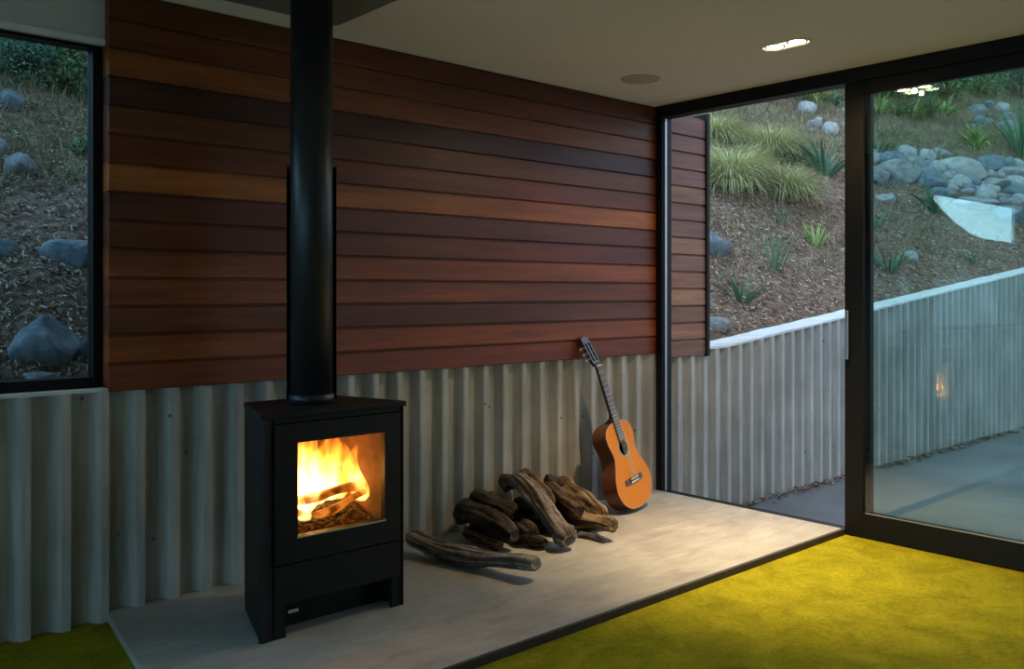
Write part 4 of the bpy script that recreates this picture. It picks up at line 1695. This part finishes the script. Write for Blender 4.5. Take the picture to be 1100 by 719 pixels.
# rough grass on the upper slope: nobody could count it
L_GRASS = leaf_mat('slope_grass', (0.10, 0.11, 0.05), (0.42, 0.40, 0.22), 0.8)
m = Mesh()
for i in range(5200):
    if i < 700:
        x, y = random.uniform(-40, 110), random.uniform(85, 205)
    else:
        x, y = random.uniform(755, 1130), random.uniform(96, 172)
        if random.random() < 0.25:
            y = random.uniform(160, 300)
    if 930 < x and 164 + (x - 930) * 0.10 < y < 190 + (x - 930) * 0.22:
        continue
    r_ = ray(x, y)
    d_ = 3.8 / r_[1]
    st_ = 0.6
    while d_ < 45:
        p = CAM + r_ * d_
        if p[2] < hill(p[0], p[1]):
            if st_ < 0.05:
                break
            d_ -= st_
            st_ *= 0.2
        d_ += st_
    if d_ >= 45 or p[1] < 4.2:
        continue
    for q in range(3):
        xx, yy = p[0] + random.gauss(0, 0.05), p[1] + random.gauss(0, 0.05)
        m.blade((xx, yy, float(hill(xx, yy)) - 0.01), random.uniform(0, 2 * PI), random.uniform(0.06, 0.18) * (0.6 + 0.06 * d_), 0.005 * (0.6 + 0.09 * d_), random.uniform(0.6, 1.5), random.uniform(0.3, 1.6), random.uniform(0.1, 1), segs=4)
tag(m.build('slope_grass', L_GRASS), 'rough dry grass on the upper part of the garden slope', 'grass', kind='stuff')


def shrub(px_, py_, wpx, hpx, label, mat, n_=2600, lf=0.05):
    P_, d_ = hill_hit(px_, py_)
    rx = wpx * d_ / F / 2
    rz = hpx * d_ / F / 2
    root = thing('shrub', label, 'shrub', P_)
    m = Mesh()
    c0 = P_ + Vector((0, rx * 0.6, rz * 0.95))
    lumps = [(c0, 1.0)]
    for i in range(9):
        a = random.uniform(0, 2 * PI)
        lumps.append((c0 + Vector((math.cos(a) * rx * 0.62, math.sin(a) * rx * 0.5, random.uniform(-0.35, 0.75) * rz)), random.uniform(0.35, 0.6)))
    for i in range(n_):
        c_, s_ = random.choice(lumps)
        d = Vector((random.gauss(0, 1), random.gauss(0, 1), random.gauss(0, 1))).normalized()
        rad = random.uniform(0.72, 1.04) * s_
        p = c_ + Vector((d.x * rx * rad, d.y * rx * rad, d.z * rz * rad))
        m.leaf(p, d + Vector((random.gauss(0, .5), random.gauss(0, .5), random.gauss(0, .5) + 0.4)), lf * random.uniform(0.7, 1.4), lf * 0.45, random.uniform(0, 1))
    m.build('foliage', mat, root)
    bm = bmesh.new()
    for i in range(7):
        a = random.uniform(0, 2 * PI)
        tube(bm, P_ + Vector((0.05 * math.cos(a), 0.2 + 0.05 * math.sin(a), -0.05)), c0 + Vector((math.cos(a) * rx * 0.6, math.sin(a) * rx * 0.4, rz * random.uniform(0, 0.6))), 0.02, 0.006, seg=6)
    child(from_bm('branches', bm, M_STEM), root)
    return root


# bushes seen in the upper part of the back window
shrub(24, 98, 86, 70, 'blue-green bush at the top left of the back window', L_SHRUBB, 8000, 0.028)
shrub(82, 112, 80, 92, 'dark leafy bush at the top of the back window next to the cedar edge', L_SHRUB, 9000, 0.028)
shrub(54, 74, 100, 70, 'dark bush behind the others high in the back window', L_SHRUBB, 8000, 0.034)
shrub(-10, 70, 80, 70, 'bush high at the left edge of the back window', L_SHRUB, 5000, 0.034)
shrub(92, 170, 34, 24, 'low green weed patch on the slope below the dark leafy bush', L_SHRUB, 600, 0.03)
# bushes along the top of the slope, seen through the door
for i, (x, y, w_, h_) in enumerate(((862, 100, 90, 36), (905, 98, 90, 44), (948, 106, 90, 40), (985, 108, 90, 52), (1025, 112, 90, 56), (1065, 108, 90, 66), (1105, 112, 100, 80), (815, 106, 80, 30), (1000, 84, 130, 56), (1085, 80, 130, 60))):
    shrub(x, y, w_, h_, ['dense dark bush on the skyline above the tussock grass', 'dense bush on the skyline behind the door stile', 'bush on the skyline above the lamp reflection in the door',
                         'bush on the skyline above the strappy plants', 'mid-green bush on the skyline left of the spreading flax', 'tall bush on the skyline above the spreading flax',
                         'big bush behind the tall upright flax at the right edge', 'low bush behind the rear tussock clump under the door head',
                         'far bush rising behind the skyline row, not at the edge', 'far bush rising behind the skyline row at the right edge'][i], L_SHRUB if i % 3 else L_SHRUBB, 5000, 0.10)

# ------------------------------------------------------------------ light
def spot(name, loc, target, power, size, blend, col, rad=0.03):
    l = bpy.data.lights.new(name, 'SPOT')
    l.energy = power
    l.spot_size = math.radians(size)
    l.spot_blend = blend
    l.color = col
    l.shadow_soft_size = rad
    o = bpy.data.objects.new(name, l)
    COL.objects.link(o)
    o.location = loc
    d = Vector(target) - Vector(loc)
    o.rotation_euler = d.to_track_quat('-Z', 'Y').to_euler()
    return o


WARM = (1.0, 0.74, 0.42)
spot('downlight_beam', (LX, LY + 0.058, CEIL - 0.02), (LX - 0.10, LY + 0.40, 0), 260, 61, 1.0, WARM)
spot('downlight_beam', (LX, LY - 0.058, CEIL - 0.02), (LX + 0.12, LY - 0.20, 0), 260, 61, 1.0, WARM)
spot('downlight_spill', (LX, LY, CEIL - 0.015), (LX, LY, 0), 34, 165, 0.6, (1.0, 0.70, 0.38), 0.015)
l = bpy.data.lights.new('firelight', 'POINT')
l.energy = 2.5
l.color = (1.0, 0.42, 0.10)
l.shadow_soft_size = 0.06
o = bpy.data.objects.new('firelight', l)
COL.objects.link(o)
o.location = (1.71, 3.02, 0.52)

# dusk sky: blue overhead, pale afterglow low in the west
w = bpy.data.worlds.new('dusk')
scene.world = w
w.use_nodes = True
nt = w.node_tree
nt.nodes.clear()
out = nt.nodes.new('ShaderNodeOutputWorld')
bg = nt.nodes.new('ShaderNodeBackground')
tc = nt.nodes.new('ShaderNodeTexCoord')
dt = nt.nodes.new('ShaderNodeVectorMath')
dt.operation = 'DOT_PRODUCT'
wd = Vector((-1.0, 0.36, 0.16)).normalized()
dt.inputs[1].default_value = wd
nt.links.new(tc.outputs['Generated'], dt.inputs[0])
rp = nt.nodes.new('ShaderNodeValToRGB')
cr = rp.color_ramp
cr.elements[0].position = 0.30
cr.elements[0].color = (0.37, 0.46, 0.58, 1)
cr.elements[1].position = 0.995
cr.elements[1].color = (2.9, 3.7, 4.0, 1)
e4 = cr.elements.new(0.94)
e4.color = (0.75, 1.45, 2.1, 1)
e3 = cr.elements.new(0.6)
e3.color = (0.33, 0.56, 0.86, 1)
e2 = cr.elements.new(0.85)
e2.color = (0.42, 0.68, 0.92, 1)
nt.links.new(dt.outputs['Value'], rp.inputs['Fac'])
nt.links.new(rp.outputs['Color'], bg.inputs['Color'])
bg.inputs['Strength'].default_value = 3.0
nt.links.new(bg.outputs[0], out.inputs['Surface'])

vs = scene.view_settings
scene.display_settings.display_device = 'sRGB'
vs.view_transform = 'Standard'
vs.look = 'None'
vs.exposure = 0.0
vs.gamma = 1.0
vs.use_curve_mapping = False
cy = scene.cycles
cy.max_bounces = 10
cy.diffuse_bounces = 4
cy.glossy_bounces = 4
cy.transparent_max_bounces = 24
cy.sample_clamp_indirect = 4.0
cy.volume_step_rate = 0.6
try:
    cy.use_denoising = True
    cy.denoiser = 'OPENIMAGEDENOISE'
except Exception:
    pass
